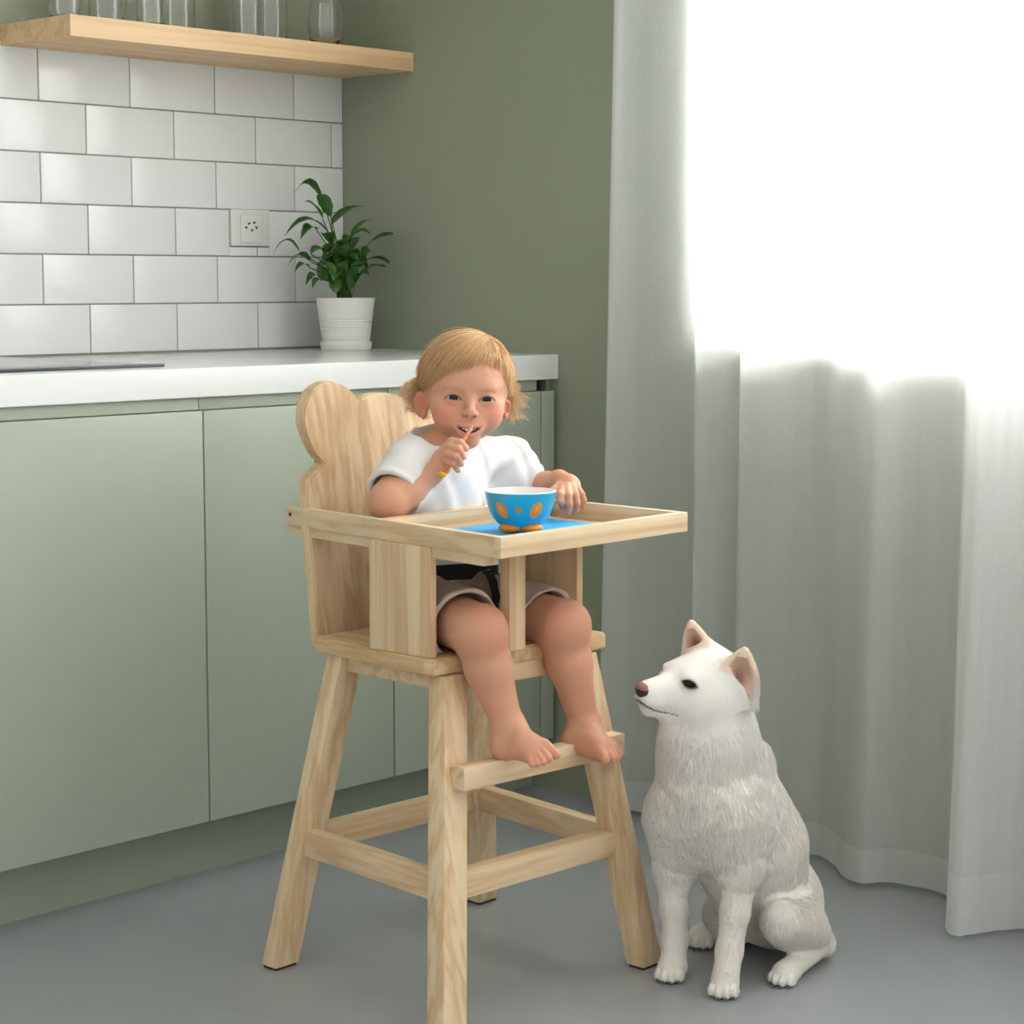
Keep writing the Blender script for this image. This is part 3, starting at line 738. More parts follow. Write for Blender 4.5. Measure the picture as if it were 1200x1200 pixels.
# ------------------------------------------------------------------ the child
CH = empty('person', (-.885, -1.17, .510), 'blond toddler in white t-shirt and beige shorts eating with a spoon', 'person')
DH = (at(547, 444, y=-1.19) - CAM).dot(FW)
HO = at(547, 444, d=DH)
Rz = Matrix.Rotation(R_(-2.6), 3, 'Z'); Ry = Matrix.Rotation(R_(7.5), 3, 'Y') @ Matrix.Rotation(R_(3.3), 3, 'X')
HB = Matrix((RT, UP, -FW)).transposed() @ Rz @ Ry     # columns: head right, up, forward
HBn = np.array(HB); HOn = np.array(HO)
def hw(p): return HOn + HBn @ (np.array(p, float) * .001)                  # head mm -> world
def to_head(P): return ((P - HOn) @ HBn) * 1000
def A(px, py, **k): return np.array(at(px, py, **k))
S = Sculpt()
def hell(c, r, k, op='u', rot=None):
    Rm = HBn if rot is None else HBn @ np.array(rot)
    S.ell(hw(c), np.array(r) * .001, k * .001, op, Rm)
def hcap(a, b, r1, r2, k, op='u'): S.cap(hw(a), hw(b), r1 * .001, r2 * .001, k * .001, op)
# head
hell((0, 2, -10), (66, 66, 78), 0)
hell((0, -8, 12), (61, 60, 60), 18)                      # forehead
hell((0, -50, 12), (51, 47, 52), 18)                    # face
for s in (-1, 1):
    hell((s * 29.5, -56, 38), (23, 22, 25), 14)           # cheeks
    hell((s * 36, -40, 38), (16, 14, 18), 14)
    hell((s * 21, -15, 57), (14, 7, 9), 16)             # brow
hell((0, -94, 42), (19, 14, 21), 14)                    # chin
hell((0, -68, 56), (24, 15, 16), 12)                    # muzzle
for s in (-1, 1): hell((s * 25.5, -31, 76), (13, 9, 12.5), 12, 's')      # eye hollows
for s in (-1, 1): hell((s * 25.5, -30.5, 55.5), (14.5, 13.5, 13.5), 5)   # lids over the ball
hcap((0, -30, 66), (0, -49, 78), 5.5, 7.0, 9)           # nose
hell((0, -51, 80.5), (8.2, 7, 7.4), 4)
for s in (-1, 1): hell((s * 8.2, -53, 74.5), (5, 5, 6), 4)
for s in (-1, 1): hell((s * 4.9, -57, 81), (2.5, 2.2, 5), 1.5, 's')
hell((0, -64, 76), (2.5, 5, 3), 3, 's')
# lips (before the mouth is opened)
def lipcurve(x): return .0092 * x * x
for i in range(9):
    x0 = -22 + 44 * i / 9; x1 = x0 + 44 / 9
    z = lambda x: 73 - .020 * x * x
    f = lambda x: 1 - (abs(x) / 25) ** 2 * .6
    hcap((x0, -73.5 + lipcurve(x0), z(x0) - 2), (x1, -73.5 + lipcurve(x1), z(x1) - 2), 2.7 * f(x0), 2.7 * f(x1), 3)
    yl = lambda x: -72 + lipcurve(x) - 15.0 * (1 - (x / 23.5) ** 2)
    hcap((x0, yl(x0), z(x0) - 4), (x1, yl(x1), z(x1) - 4), 4.8 * f(x0), 4.8 * f(x1), 5)
def mouth(P):
    q = to_head(P); x, y, z = q[:, 0], q[:, 1], q[:, 2]
    up = y - (-75.5 + lipcurve(x)); loy = (-72 + lipcurve(x) - 10.5 * (1 - (x / 22.5) ** 2)) - y
    d = np.maximum(np.maximum(up, loy), np.maximum(np.abs(x) - 22.5, 48 - z))
    return d * .001 * .8
S.custom(mouth, hw((0, -80, 62)), .030, .002, 's')
hell((0, -86.5, 58), (14, 6.0, 12), 2)                     # tongue
# eye openings
EYE = [(-25.5, -30.5), (25.5, -30.5)]
def lidup(x): return 4.5 - .037 * x * x
def lidlo(x): return -2.6 + .015 * x * x
for s in (-1, 1):
    def eyeo(P, s=s):
        q = to_head(P); x = q[:, 0] - s * 25.5; y = q[:, 1] + 30.5 - .06 * x * s; z = q[:, 2]
        return np.maximum(np.maximum(y - lidup(x), lidlo(x) - y), 50 - z) * .001
    S.custom(eyeo, hw((s * 25.5, -30.5, 62)), .020, .0012, 's')
# ears
for s in (-1, 1):
    rot = Matrix.Rotation(R_(-s * 52), 3, 'Y') @ Matrix.Rotation(R_(-s * 10), 3, 'Z')
    es = 1.0 if s < 0 else .72
    thn = np.array(rot) @ np.array((s, 0, 0)); c_ = np.array((s * (68 if s < 0 else 64), -43, -6.0))
    hell(c_, (5.5, 21 * es, 13 * es), 4, 'u', rot)
    hell(c_ + thn * 5.5 + (-s * 1.5, 1, 0), (4.6, 14.5 * es, 8 * es), 2.5, 's', rot)
    hell((s * 64, -43 - 16 * es, -2), (5 * es, 7 * es, 5), 4)
    hell(c_ + thn * 2 + (-s * 8, -1, 4), (2.6, 4.5, 3), 2)
# neck and trunk
NK = np.array((-.862, -1.165, .800))
S.cap(hw((0, -70, -18)), NK - (0, 0, .03), .031, .034, .007)
hip = {-1: np.array((-.925, -1.180, .553)), 1: np.array((-.818, -1.180, .553))}
S.ell((-.866, -1.160, .735), (.084, .050, .075), .03)
S.ell((-.860, -1.158, .645), (.088, .050, .085), .03)
S.ell((-.862, -1.158, .575), (.084, .054, .058), .03)
# arms: image-left arm lifts the spoon, image-right hand lies on the tray
shL = A(480, 549, y=-1.165); elL = A(456, 588, y=-1.190); wrL = A(504, 557, d=DH - .070)
shR = A(598, 541, y=-1.170); elR = A(624, 574, y=-1.185); wrR = A(655, 562, y=-1.262)
S.cap(shL, elL, .032, .029, .02); S.cap(elL, elL + (wrL - elL) * .45, .0295, .0255, .012); S.cap(elL + (wrL - elL) * .45, wrL, .0255, .0165, .012)
S.cap(shR, elR, .030, .024, .02); S.cap(elR, elR + (wrR - elR) * .5, .0225, .0195, .012); S.cap(elR + (wrR - elR) * .5, wrR, .0195, .0145, .012)
def hd(px, py, dd): return A(px, py, d=DH + dd)
# fist round the spoon
S.cap(wrL, hd(517, 546, -.080), .0160, .0155, .008)
S.ell(hd(518, 538, -.084), (.0155, .0175, .0125), .008, 'u', HBn @ np.array(Matrix.Rotation(R_(-25), 3, 'Z')))
FG = [((520.5, 526, -.084), (529, 517.5, -.104), (539, 518.5, -.110), (546, 525.5, -.099), .0060),
      ((518, 532, -.086), (527, 523.5, -.108), (537, 526, -.114), (543.5, 535, -.102), .0061),
      ((517, 538.5, -.086), (524, 531.5, -.108), (533.5, 534, -.114), (540.5, 543.5, -.101), .0058),
      ((517.5, 545, -.084), (523, 539.5, -.103), (530.5, 543, -.108), (536.5, 551, -.096), .0052)]
for a, b, c, d, r in FG:
    S.cap(hd(*a), hd(*b), r * 1.12, r * 1.08, .004); S.cap(hd(*b), hd(*c), r * 1.05, r * .98, .0025); S.cap(hd(*c), hd(*d), r * .97, r * .84, .0025)
S.cap(hd(515, 541, -.076), hd(524, 532, -.066), .0085, .0075, .005); S.cap(hd(524, 532, -.066), hd(536, 524, -.072), .0070, .0062, .003)   # thumb behind the handle
# hand lying over the tray edge side
def hr(px, py, y): return A(px, py, y=y)
S.cap(wrR, hr(665, 566, -1.283), .0145, .0150, .008)
S.ell(hr(668, 568, -1.287), (.0165, .0165, .0125), .008, 'u', None)
for a, b, c, d, r in [((659, 570, -1.293), (656.5, 580, -1.312), (657, 588, -1.316), (659, 594, -1.312), .0058),
                      ((664.5, 569, -1.298), (666, 581, -1.320), (667, 591, -1.324), (665.5, 600.5, -1.320), .0059),
                      ((670.5, 569, -1.300), (674.5, 580, -1.320), (676, 589, -1.323), (675.5, 597.5, -1.318), .0056),
                      ((675.5, 570, -1.297), (681.5, 579, -1.313), (684, 586, -1.316), (682.5, 594.5, -1.311), .0050)]:
    S.cap(hr(*a), hr(*b), r * 1.12, r * 1.05, .004); S.cap(hr(*b), hr(*c), r * 1.03, r * .97, .0025); S.cap(hr(*c), hr(*d), r * .96, r * .84, .0025)
S.cap(hr(660, 566, -1.278), hr(649, 575, -1.290), .0078, .0070, .005); S.cap(hr(649, 575, -1.290), hr(646, 585, -1.298), .0066, .0056, .003)
# legs
knL = A(562, 740, y=-1.403); anL = A(596, 853, y=-1.428)
knR = A(660, 733, y=-1.408); anR = A(685, 850, y=-1.425)
for h_, kn, an in ((hip[-1], knL, anL), (hip[1], knR, anR)):
    S.cap(h_, kn, .044, .038, .02)
    sh = kn + (an - kn) * .38 + np.array((0, .004, 0))
    S.cap(kn + (0, 0, -.005), sh, .0345, .0325, .02); S.cap(sh, an, .0325, .0215, .015)
    S.ell(kn + (-.004, -.010, .004), (.029, .025, .028), .02)
def foot(an, heel, ball, tip, toes, sgn):
    S.cap(an, heel, .0225, .0190, .012)
    S.cap(an + (0, -.004, -.004), ball, .0215, .0150, .015)
    S.cap(heel, ball, .0175, .0150, .012)
    for (a, b, r) in toes: S.cap(a, b, r, r * .88, .0022)
# image-left foot
hlL = A(591, 874, y=-1.428); blL = A(628, 880, y=-1.480)
foot(anL, hlL, blL, None, [(A(637, 873, y=-1.490), A(651.5, 884, y=-1.512), .0084), (A(634, 878, y=-1.492), A(643.5, 889.5, y=-1.511), .0064), (A(630, 882, y=-1.491), A(636.5, 893, y=-1.508), .0060),
                          (A(626, 885, y=-1.488), A(630, 895.5, y=-1.503), .0057), (A(621, 886.5, y=-1.484), A(623.5, 896, y=-1.497), .0055)], 1)
S.cap(A(612, 875, y=-1.460), A(622, 886, y=-1.480), .0170, .0110, .01); S.cap(A(612, 868, y=-1.460), A(637, 876, y=-1.486), .0150, .0105, .01)
# image-right foot
hlR = A(673, 868, y=-1.425); blR = A(702, 877, y=-1.478)
foot(anR, hlR, blR, None, [(A(703, 881, y=-1.488), A(709, 890, y=-1.508), .0088), (A(711, 879, y=-1.490), A(718, 889.5, y=-1.509), .0068), (A(715, 877, y=-1.489), A(723, 888.5, y=-1.506), .0062),
                          (A(717, 874, y=-1.486), A(725.5, 886, y=-1.500), .0056), (A(718, 871, y=-1.480), A(727, 883, y=-1.493), .0052)], -1)
S.cap(A(688, 872, y=-1.450), A(703, 880, y=-1.484), .0165, .0125, .01); S.cap(A(695, 864, y=-1.450), A(713, 876, y=-1.482), .0150, .0110, .01)
V, Fq = S.mesh(.00125)
# skin tone (freckles of blush where toddlers have it)
q = to_head(V); base = L3('#d6a083'); col = np.tile(base, (len(V), 1))
inh = (q[:, 1] > -115) & (np.abs(q[:, 0]) < 85) & (np.abs(q[:, 2]) < 110)
def blend(w, c):
    global col
    col = col * (1 - w[:, None]) + c[None] * w[:, None]
blend(.0 + .12 * (np.sin(V[:, 0] * 90) * np.sin(V[:, 1] * 75 + 1) * np.sin(V[:, 2] * 80) + 1) * .5, L3('#c88d70'))
for s in (-1, 1): blend(.50 * gauss(q, (s * 36, -55, 55), (17, 14, 30)), L3('#d87f6c'))
blend(.40 * gauss(q, (0, -52, 84), (8, 7, 9)), L3('#d98672'))
for s in (-1, 1): blend(.55 * gauss(q, (s * 69, -43, -4), (11, 24, 16)), L3('#d97a5e'))
for kn in (knL, knR): blend(.35 * gauss(V, kn + (0, -.03, .01), (.03, .03, .03)), L3('#cf8068'))
for tp in (A(640, 892, y=-1.51), A(718, 890, y=-1.508), A(541, 538, d=DH - .105), A(672, 595, y=-1.322)): blend(.4 * gauss(V, tp, (.022, .022, .014)), L3('#d88474'))
x, y, z = q.T
# lips
lu = y - (-75.5 + lipcurve(x)); ll = y - (-72 + lipcurve(x) - 10.5 * (1 - (x / 22.5) ** 2))
inm = inh & (z > 45)
w_up = smooth01(lu, -1.5, -.2) * (1 - smooth01(lu, 1.8, 3.4)) * (1 - smooth01(np.abs(x), 20.5, 25)) * inm
w_lo = smooth01(ll, -10.0, -6.0) * (1 - smooth01(ll, .3, 1.5)) * (1 - smooth01(np.abs(x), 19, 23)) * inm
blend(np.clip(.5 * w_up, 0, 1), L3('#c2766d')); blend(np.clip(.6 * w_lo, 0, 1), L3('#d07c74'))
cav = inm & (lu < -.4) & (ll > .4) & (np.abs(x) < 22.5) & (z < 71 - .02 * x * x)
blend(cav * .96, L3('#8a3430')); blend((cav & (np.abs(x) > 13)) * .8, L3('#4a1714'))  # red cavity, with the deep shadow of its corners painted in darker
blend((cav & (y < -80.5) & (np.abs(x) < 15)) * .95, L3('#c4645f'))
# lash line and faint brows
for s in (-1, 1):
    ex = x - s * 25.5; ey = y + 30.5 - .06 * ex * s
    on = (np.abs(ex) < 13.5) & (z > 45) & inh
    du = ey - lidup(ex); dl = lidlo(ex) - ey
    blend(on * (.95 * np.exp(-((du - .2) / 1.3) ** 2)), L3('#4a2f22')); blend(on * (.35 * np.exp(-((dl - .1) / .8) ** 2)), L3('#8a5544'))
    blend(on * .35 * np.exp(-((du - 3.4) / .9) ** 2), L3('#b87862'))
    bx = x - s * 26; by = y - (-15.5 - .008 * bx * bx)
    blend((np.abs(bx) < 15) * (z > 40) * .22 * np.exp(-(by / 1.6) ** 2), L3('#a9784e'))
for s in (-1, 1): blend(.7 * gauss(q, (s * 4.9, -57, 80), (2.6, 2.2, 4)), L3('#7a3b2c'))
# nails
for f_ in FG: blend(.55 * gauss(V, hd(f_[3][0] + 1, f_[3][1] - .5, f_[3][2] - .004), (.004, .004, .004)), L3('#f3cdbd'))
M_skin = mat_tone('skin', .48, .35, (1, .38, .22), .35, .05, 500)
body = np_mesh('body', V, Fq, M_skin, CH, None, col, 1)
# eyeballs
M_eye = mat_tone('eye', .12, 0, spec=.3)
for s in (-1, 1):
    bm = bmesh.new(); bmesh.ops.create_uvsphere(bm, u_segments=64, v_segments=64, radius=.0122)
    me = bpy.data.meshes.new('eye'); bm.to_mesh(me); bm.free()
    Ve = np.array([v.co for v in me.vertices]); Fe = None
    a = np.hypot(Ve[:, 0] - .0, Ve[:, 1]) * 1000
    ce = np.tile(L3('#cdc4bf'), (len(Ve), 1)); fr = Ve[:, 2] > 0
    ce[fr & (a < 7.0)] = L3('#1f2a35'); ce[fr & (a < 6.0)] = L3('#222f3f'); ce[fr & (a < 3.8)] = L3('#07080a')
    at_ = me.color_attributes.new('tone', 'FLOAT_COLOR', 'POINT'); c4 = np.ones((len(Ve), 4), np.float32); c4[:, :3] = ce; at_.data.foreach_set('color', c4.ravel())
    M4 = Matrix.Translation(Vector(hw((s * 25.5, -30.5, 55.3)))) @ HB.to_4x4(); me.transform(M4)
    link('eye', me, M_eye, CH, None, True)
# upper teeth
bm = bmesh.new()
for i, (tx, tw, th) in enumerate(((-3.0, 2.9, 3.0), (3.0, 2.9, 3.0), (-8.2, 2.2, 2.0), (8.2, 2.2, 2.0))):
    c = Vector(hw((tx, -75.2 - th * .40 + lipcurve(tx), 67.5 - .03 * tx * tx)))
    tb = bmesh.new(); add_box(tb, -tw, tw, -th, th, -1.6, 1.6, 1.3, 3); tm = bpy.data.meshes.new('t'); tb.to_mesh(tm); tb.free()
    tm.transform(Matrix.Translation(c) @ HB.to_4x4() @ Matrix.Scale(.001, 4)); bm.from_mesh(tm)
bm_obj('teeth', bm, mat_simple('tooth_white', '#efe9dc', .2), CH, smooth=True)

# T-shirt
T = Sculpt()
T.ell((-.864, -1.160, .738), (.100, .060, .078), .03); T.ell((-.856, -1.158, .655), (.108, .060, .105), .03); T.ell((-.853, -1.160, .605), (.108, .060, .050), .02)
T.cap(np.array((-.872, -1.165, .782)), shL + (.006, 0, .004), .034, .036, .02); T.cap(np.array((-.872, -1.165, .782)), shR + (-.006, 0, .004), .034, .034, .02)
T.cap((-.866, -1.165, .775), (-.862, -1.168, .800), .046, .046, .02)
slL = shL + (elL - shL) * .78; slR = shR + (elR - shR) * .70
T.cap(shL, slL, .041, .045, .015); T.cap(shR, slR, .039, .037, .015)
def folds(P):
    x, y, z = P.T
    return .0018 * np.sin(z * 60 + x * 110 + 1.2 * np.sin(x * 70)) * np.sin(x * 34 + y * 50 + 1) + .0011 * np.sin(z * 150 - x * 90 + 2 * np.sin(z * 40))
T.ell(A(590, 574, y=-1.168), (.036, .042, .050), .03)
T.custom(folds, (-.87, -1.17, .7), .4, 0, 'd')
def cutplane(p, n):
    p = np.array(p); n = np.array(n) / np.linalg.norm(n)
    return lambda P: (P - p) @ n
dL = (slL - shL) / np.linalg.norm(slL - shL); dR = (slR - shR) / np.linalg.norm(slR - shR)
def slab_only(p, n, c, rad):
    pf = cutplane(p, n); c = np.array(c)
    return lambda P: np.maximum(-pf(P), np.sqrt(((P - c) ** 2).sum(1)) - rad)
T.custom(slab_only(slL, dL, slL + dL * .03, .064), slL + dL * .03, .064, .003, 's'); T.custom(slab_only(slR, dR, slR + dR * .03, .055), slR + dR * .03, .055, .003, 's')
T.cap(slL - dL * .03, slL + dL * .06, .0345, .0385, .003, 's'); T.cap(slR - dR * .03, slR + dR * .05, .028, .031, .003, 's')
nkc = hw((0, -92, -10))
T.cap(NK + (-.012, -.014, .055), NK + (-.004, -.006, -.002), .052, .040, .006, 's')
V2, F2 = T.mesh(.0018)
m, nt, bs = new_mat('white_cotton'); bs.inputs['Base Color'].default_value = lin('#e6e5e3'); bs.inputs['Roughness'].default_value = .85; bs.inputs['Sheen Weight'].default_value = .15
bump(nt, bs, noise(nt, 900, 2, obj_coords(nt)).outputs[0], .15, .0006); M_cot = m
np_mesh('t_shirt', V2, F2, M_cot, CH, None, None, 1)
# shorts
H = Sculpt()
H.ell((-.857, -1.160, .572), (.104, .062, .060), .03)
hems = {}
for s_, kn in ((-1, knL), (1, knR)):
    h_ = hip[s_]; e = h_ + (kn - h_) * (.80 if s_ < 0 else .80) + np.array((0, 0, -.001)); dd = (kn - h_) / np.linalg.norm(kn - h_)
    H.cap(h_, e + dd * .03, .047, .0555 if s_ < 0 else .0520, .02); H.cap(h_ + (0, 0, -.006), e + dd * .02 + (-.006 if s_ < 0 else .003, 0, -.010), .040, .052, .02); hems[s_] = (e, dd, kn)
def folds2(P):
    x, y, z = P.T
    return .0016 * np.sin(y * 95 + x * 60 + 1.5 * np.sin(z * 90)) + .0009 * np.sin(x * 170 + z * 120)
H.custom(folds2, (-.9, -1.25, .56), .4, 0, 'd')
for s_ in (-1, 1):
    e, dd, kn = hems[s_]; n_ = dd * 1.0 + np.array((0, 0, -.12 if s_ < 0 else -.30))
    H.custom(slab_only(e, n_, e + dd * .035, .068), e + dd * .035, .07, .002, 's')
    H.cap(e - dd * .035 , e + dd * .06, .0485 if s_ < 0 else .0455, .0515 if s_ < 0 else .0475, .002, 's')
H.custom(lambda P: P[:, 2] - .5115 , (-.9, -1.25, .45), .3, .004, 's') if False else None
H.custom(lambda P: .5112 - P[:, 2], (-.9, -1.25, .5), .4, .004, 'i')
V3, F3 = H.mesh(.0018)
m, nt, bs = new_mat('beige_cotton'); n1 = noise(nt, 40, 3, obj_coords(nt)); r1 = ramp(nt, n1.outputs[0], [(.3, lin('#b8aba0')), (.7, lin('#c6b9ae'))]); nt.links.new(r1.outputs[0], bs.inputs['Base Color']); bs.inputs['Roughness'].default_value = .9
bump(nt, bs, noise(nt, 800, 2, obj_coords(nt)).outputs[0], .2, .0006); M_sh = m
np_mesh('shorts', V3, F3, M_sh, CH, None, None, 1)

# hair: a soft cap and combed strands over it
rs = np.random.RandomState(3)
M_hair = mat_tone('blond_hair', .5, 0, spec=.35)
M_scalp = mat_tone('blond_underlayer', .7, 0, spec=.2)
CAPC = np.array((0, 2, -10.0)); CAPR = np.array((66, 66, 78.0))
def hairline(x, z):
    """lowest head height hair covers, by how far forward the place is"""
    front = np.interp(x, [-64, -56, -48, -38, -26, -12, 0, 14, 28, 42, 52, 58, 64], [-22, -12, 0, 7, 11, 17, 21, 25, 25, 19, 10, -4, -22])
    side = np.interp(z, [-40, -24, -8, 10, 30, 50], [-66, -30, -18, -20, -14, -8])
    t = smooth01(z, 20, 46)
    return (1 - t) * side + t * front
C = Sculpt()
C.ell(hw(CAPC), (CAPR + 5.4) * .001, 0, 'u', HBn)
def facecut(P):
    q = to_head(P)
    return (hairline(q[:, 0], q[:, 2]) + 9 - q[:, 1]) * .001 * .4
C.custom(facecut, hw(CAPC), .12, .004, 'i')
V4, F4 = C.mesh(.002)
q4 = to_head(V4); n4 = np.sin(q4[:, 0] * .9 + np.sin(q4[:, 1] * .2) * 2) * .5 + .5
np_mesh('hair', V4, F4, M_scalp, CH, None, L3('#c6945e')[None] * (1 - n4[:, None]) + L3('#dcb07a')[None] * n4[:, None], 1)
WH = np.array((.40, .86, .30)); WH /= np.linalg.norm(WH)
e1 = np.cross(WH, (0, 0, 1)); e1 /= np.linalg.norm(e1); e2 = np.cross(WH, e1)
def surf(dirs, off):
    r = 1 / np.sqrt(((dirs / (CAPR + off[..., None])) ** 2).sum(-1)); return CAPC + dirs * r[..., None]
n, mm = 9500, 15
phi = rs.uniform(0, 2 * np.pi, n); a0 = rs.uniform(.0, 1.0, n) ** .8 * 1.55; Ls = rs.uniform(.75, 1.25, n)
clump = np.round(phi * 26) / 26; phi2 = phi * .45 + clump * .55
ts = np.linspace(0, 1, mm)
ang = a0[:, None] + Ls[:, None] * ts[None]
ph = phi[:, None] * (1 - ts) + phi2[:, None] * ts + .10 * np.sin(a0 * 9)[:, None] * ts + .28 * ts[None] * np.sin(phi)[:, None] * 0
jit = rs.normal(0, .035, (n, 1, 3))
dirs = np.cos(ang)[..., None] * WH + np.sin(ang)[..., None] * (np.cos(ph)[..., None] * e1 + np.sin(ph)[..., None] * e2) + jit
dirs /= np.linalg.norm(dirs, axis=-1, keepdims=True)
off = 4 + rs.uniform(0, 4.5, n)[:, None] + 1.0 * np.sin(clump * 57)[:, None] + 1.5 * ts[None]
off = off + np.where(rs.uniform(0, 1, n) < .03, rs.uniform(2, 7, n), 0)[:, None] * ts[None]
Pth = surf(dirs, off)
lim = hairline(Pth[..., 0], Pth[..., 2]) + rs.uniform(-5, 9, n)[:, None] + 6 * np.sin(clump * 31)[:, None]
ok = Pth[..., 1] > lim
first = np.where(ok.all(1), mm, np.argmin(ok, 1)); keep = first > 4
Pth, first, clump_, phi_ = Pth[keep], first[keep], clump[keep], phi[keep]
out = np.zeros_like(Pth)
for i in range(len(Pth)):                            # trim at the hairline, resample
    k = first[i]; src = np.linspace(0, k - 1, mm); f0 = np.floor(src).astype(int); f1 = np.minimum(f0 + 1, mm - 1); w = (src - f0)[:, None]
    out[i] = Pth[i][f0] * (1 - w) + Pth[i][f1] * w
Pth = out
shade = rs.uniform(0, 1, len(Pth)) * .7 + .3 * (np.sin(clump_ * 83) * .5 + .5)
c_lo, c_mid, c_hi = L3('#bd8650'), L3('#e6b983'), L3('#f9e0ba')
def tone(s): return np.where(s[:, None] < .5, c_lo + (c_mid - c_lo) * (s[:, None] * 2), c_mid + (c_hi - c_mid) * (s[:, None] * 2 - 1))
rad = np.full(Pth.shape[:2], .00042) * np.linspace(1, .45, mm)[None]
W_ = HOn + (Pth.reshape(-1, 3) * .001) @ HBn.T
strands_mesh('hair_strands', W_.reshape(Pth.shape), rad, tone(shade), M_hair, CH)
# curly locks at the sides and nape
nl, per, mm = 84, 12, 36
sd = np.where(np.arange(nl) % 2 == 0, -1, 1); ts = np.linspace(0, 1, mm)[None]
ry = rs.uniform(-46, 4, nl); rz = rs.uniform(-60, -14, nl)
L = rs.uniform(20, 46, nl); flare = rs.uniform(.25, .95, nl); cyc = rs.uniform(1.3, 2.8, nl); cr = rs.uniform(3.0, 5.5, nl); p0 = rs.uniform(0, 6.28, nl); fz_ = rs.uniform(-8, 14, nl)
R1 = lambda v, j=0.0: (np.repeat(v, per) + rs.normal(0, 1, nl * per) * j)[:, None]
sdr = R1(sd); ryr = R1(ry, 3.0); rzr = R1(rz, 3.5); Lr = R1(L, 4.0); fr_ = R1(flare, .07); cyr = R1(cyc, .10); crr = R1(cr, .8); pr_2 = R1(p0, .35); fzr = R1(fz_, 2)
rx = sdr * 65 * np.sqrt(np.clip(1 - ((ryr - 2) / 80) ** 2 - ((rzr + 10) / 92) ** 2, .2, 1))
amp = crr * smooth01(ts, .1, .7)
cx = rx + sdr * (1 + 5 * ts + Lr * fr_ * ts ** 1.3) + amp * np.sin(pr_2 + 6.28 * cyr * ts)
cz = rzr + fzr * ts + amp * np.cos(pr_2 + 6.28 * cyr * ts)
cy = ryr + 5 * ts - Lr * ts * (1 - .45 * fr_) + .8 * amp * np.sin(pr_2 * 2 + 6.28 * cyr * ts)
Cp = np.stack([cx, cy, cz], -1); n = nl * per
W_ = HOn + (Cp.reshape(-1, 3) * .001) @ HBn.T
strands_mesh('curls', W_.reshape(Cp.shape), np.full(Cp.shape[:2], .00038) * np.linspace(1, .5, mm)[None], tone(rs.uniform(.35, 1, n)), M_hair, CH)

# spoon held in the fist
sp = empty('spoon', at(518, 556, d=DH - .088), 'orange and yellow child spoon held in the toddler\'s fist', 'spoon')
M_or = mat_simple('orange_plastic', '#f07a1e', .3); M_ye = mat_simple('yellow_plastic', '#f6c21c', .3)
a = hd(519, 555, -.090); b = hd(546.5, 510, -.086)
bm = bmesh.new(); add_tube(bm, [a + (b - a) * t for t in (.0, .08, .4, .7, 1.0)], [.0040, .0052, .0046, .0036, .0030], 16); bm_obj('handle', bm, M_or, sp, smooth=True)
bm = bmesh.new(); e0 = a - (b - a) * .055; add_tube(bm, [e0 - (b - a) * .015, e0, a - (b - a) * .01, a + (b - a) * .03], [.0030, .0052, .0062, .0056], 16); bm_obj('grip_end', bm, M_ye, sp, smooth=True)
bm = bmesh.new(); c = Vector(hd(549.5, 505.5, -.078)); dz = Vector(b - a).normalized()
bmesh.ops.create_uvsphere(bm, u_segments=24, v_segments=14, radius=1, matrix=Matrix.Translation(c) @ dz.to_track_quat('X', 'Z').to_matrix().to_4x4() @ Matrix.Diagonal((.010, .0058, .0024, 1)))
bm_obj('spoon_bowl', bm, mat_simple('pale_pink_plastic', '#efb7a4', .2), sp, smooth=True)

# harness: waist belt over shorts and shirt, strap down between the legs
M_belt = paint('black_webbing', '#15161a', .8, .1, .4, 900)
bm = bmesh.new(); nn = 64; rows = []
for i in range(nn + 1):
    th = 2 * math.pi * i / nn
    cx_, cy_ = -.854, -1.160
    zc = .598 + .006 * math.cos(th + 2.4)
    rr_ = np.linspace(.03, .125, 191); PP = np.stack([cx_ + rr_ * math.cos(th), cy_ + rr_ * math.sin(th), np.full(191, zc)], 1)
    best = .05
    for dz_ in (-.011, 0, .011):
        Pz = PP + (0, 0, dz_); dd_ = np.minimum(T.ev(Pz, T.pr[:3]), H.ev(Pz, H.pr[:1])); ins = np.nonzero(dd_ < .0005)[0]
        if len(ins): best = max(best, rr_[ins[-1]])
    r1 = r2 = best + .0022
    for_ = []
    for (dr, dzz) in ((0, -.012), (.0022, -.012), (.0022, .012), (0, .012)): for_.append(bm.verts.new((cx_ + (r1 + dr) * math.cos(th), cy_ + (r2 + dr) * math.sin(th), zc + dzz)))
    rows.append(for_)
for p, q_ in zip(rows, rows[1:]):
    for k in range(4): bm.faces.new((p[k], p[(k + 1) % 4], q_[(k + 1) % 4], q_[k]))
bmesh.ops.recalc_face_normals(bm, faces=bm.faces)
bm_obj('waist_belt', bm, M_belt, HC)
bm = bmesh.new()
pts = []
for k in range(22):
    t = k / 21; px_, py_ = -.814 - .112 * t, -1.228 - .146 * t
    zz2 = np.linspace(.66, .512, 149); PP = np.stack([np.full(149, px_), np.full(149, py_), zz2], 1)
    dd_ = np.minimum(np.minimum(T.ev(PP, T.pr), H.ev(PP, H.pr)), S.ev(PP, S.pr)); ins = np.nonzero(dd_ < .001)[0]
    pts.append(Vector((px_, py_, zz2[ins[0]] if len(ins) else .513)))
for _ in range(3): pts = [pts[0]] + [(pts[i - 1] + pts[i] * 2 + pts[i + 1]) / 4 for i in range(1, len(pts) - 1)] + [pts[-1]]
pts = [p + Vector((0, 0, .0015)) for p in pts]
pr0 = None
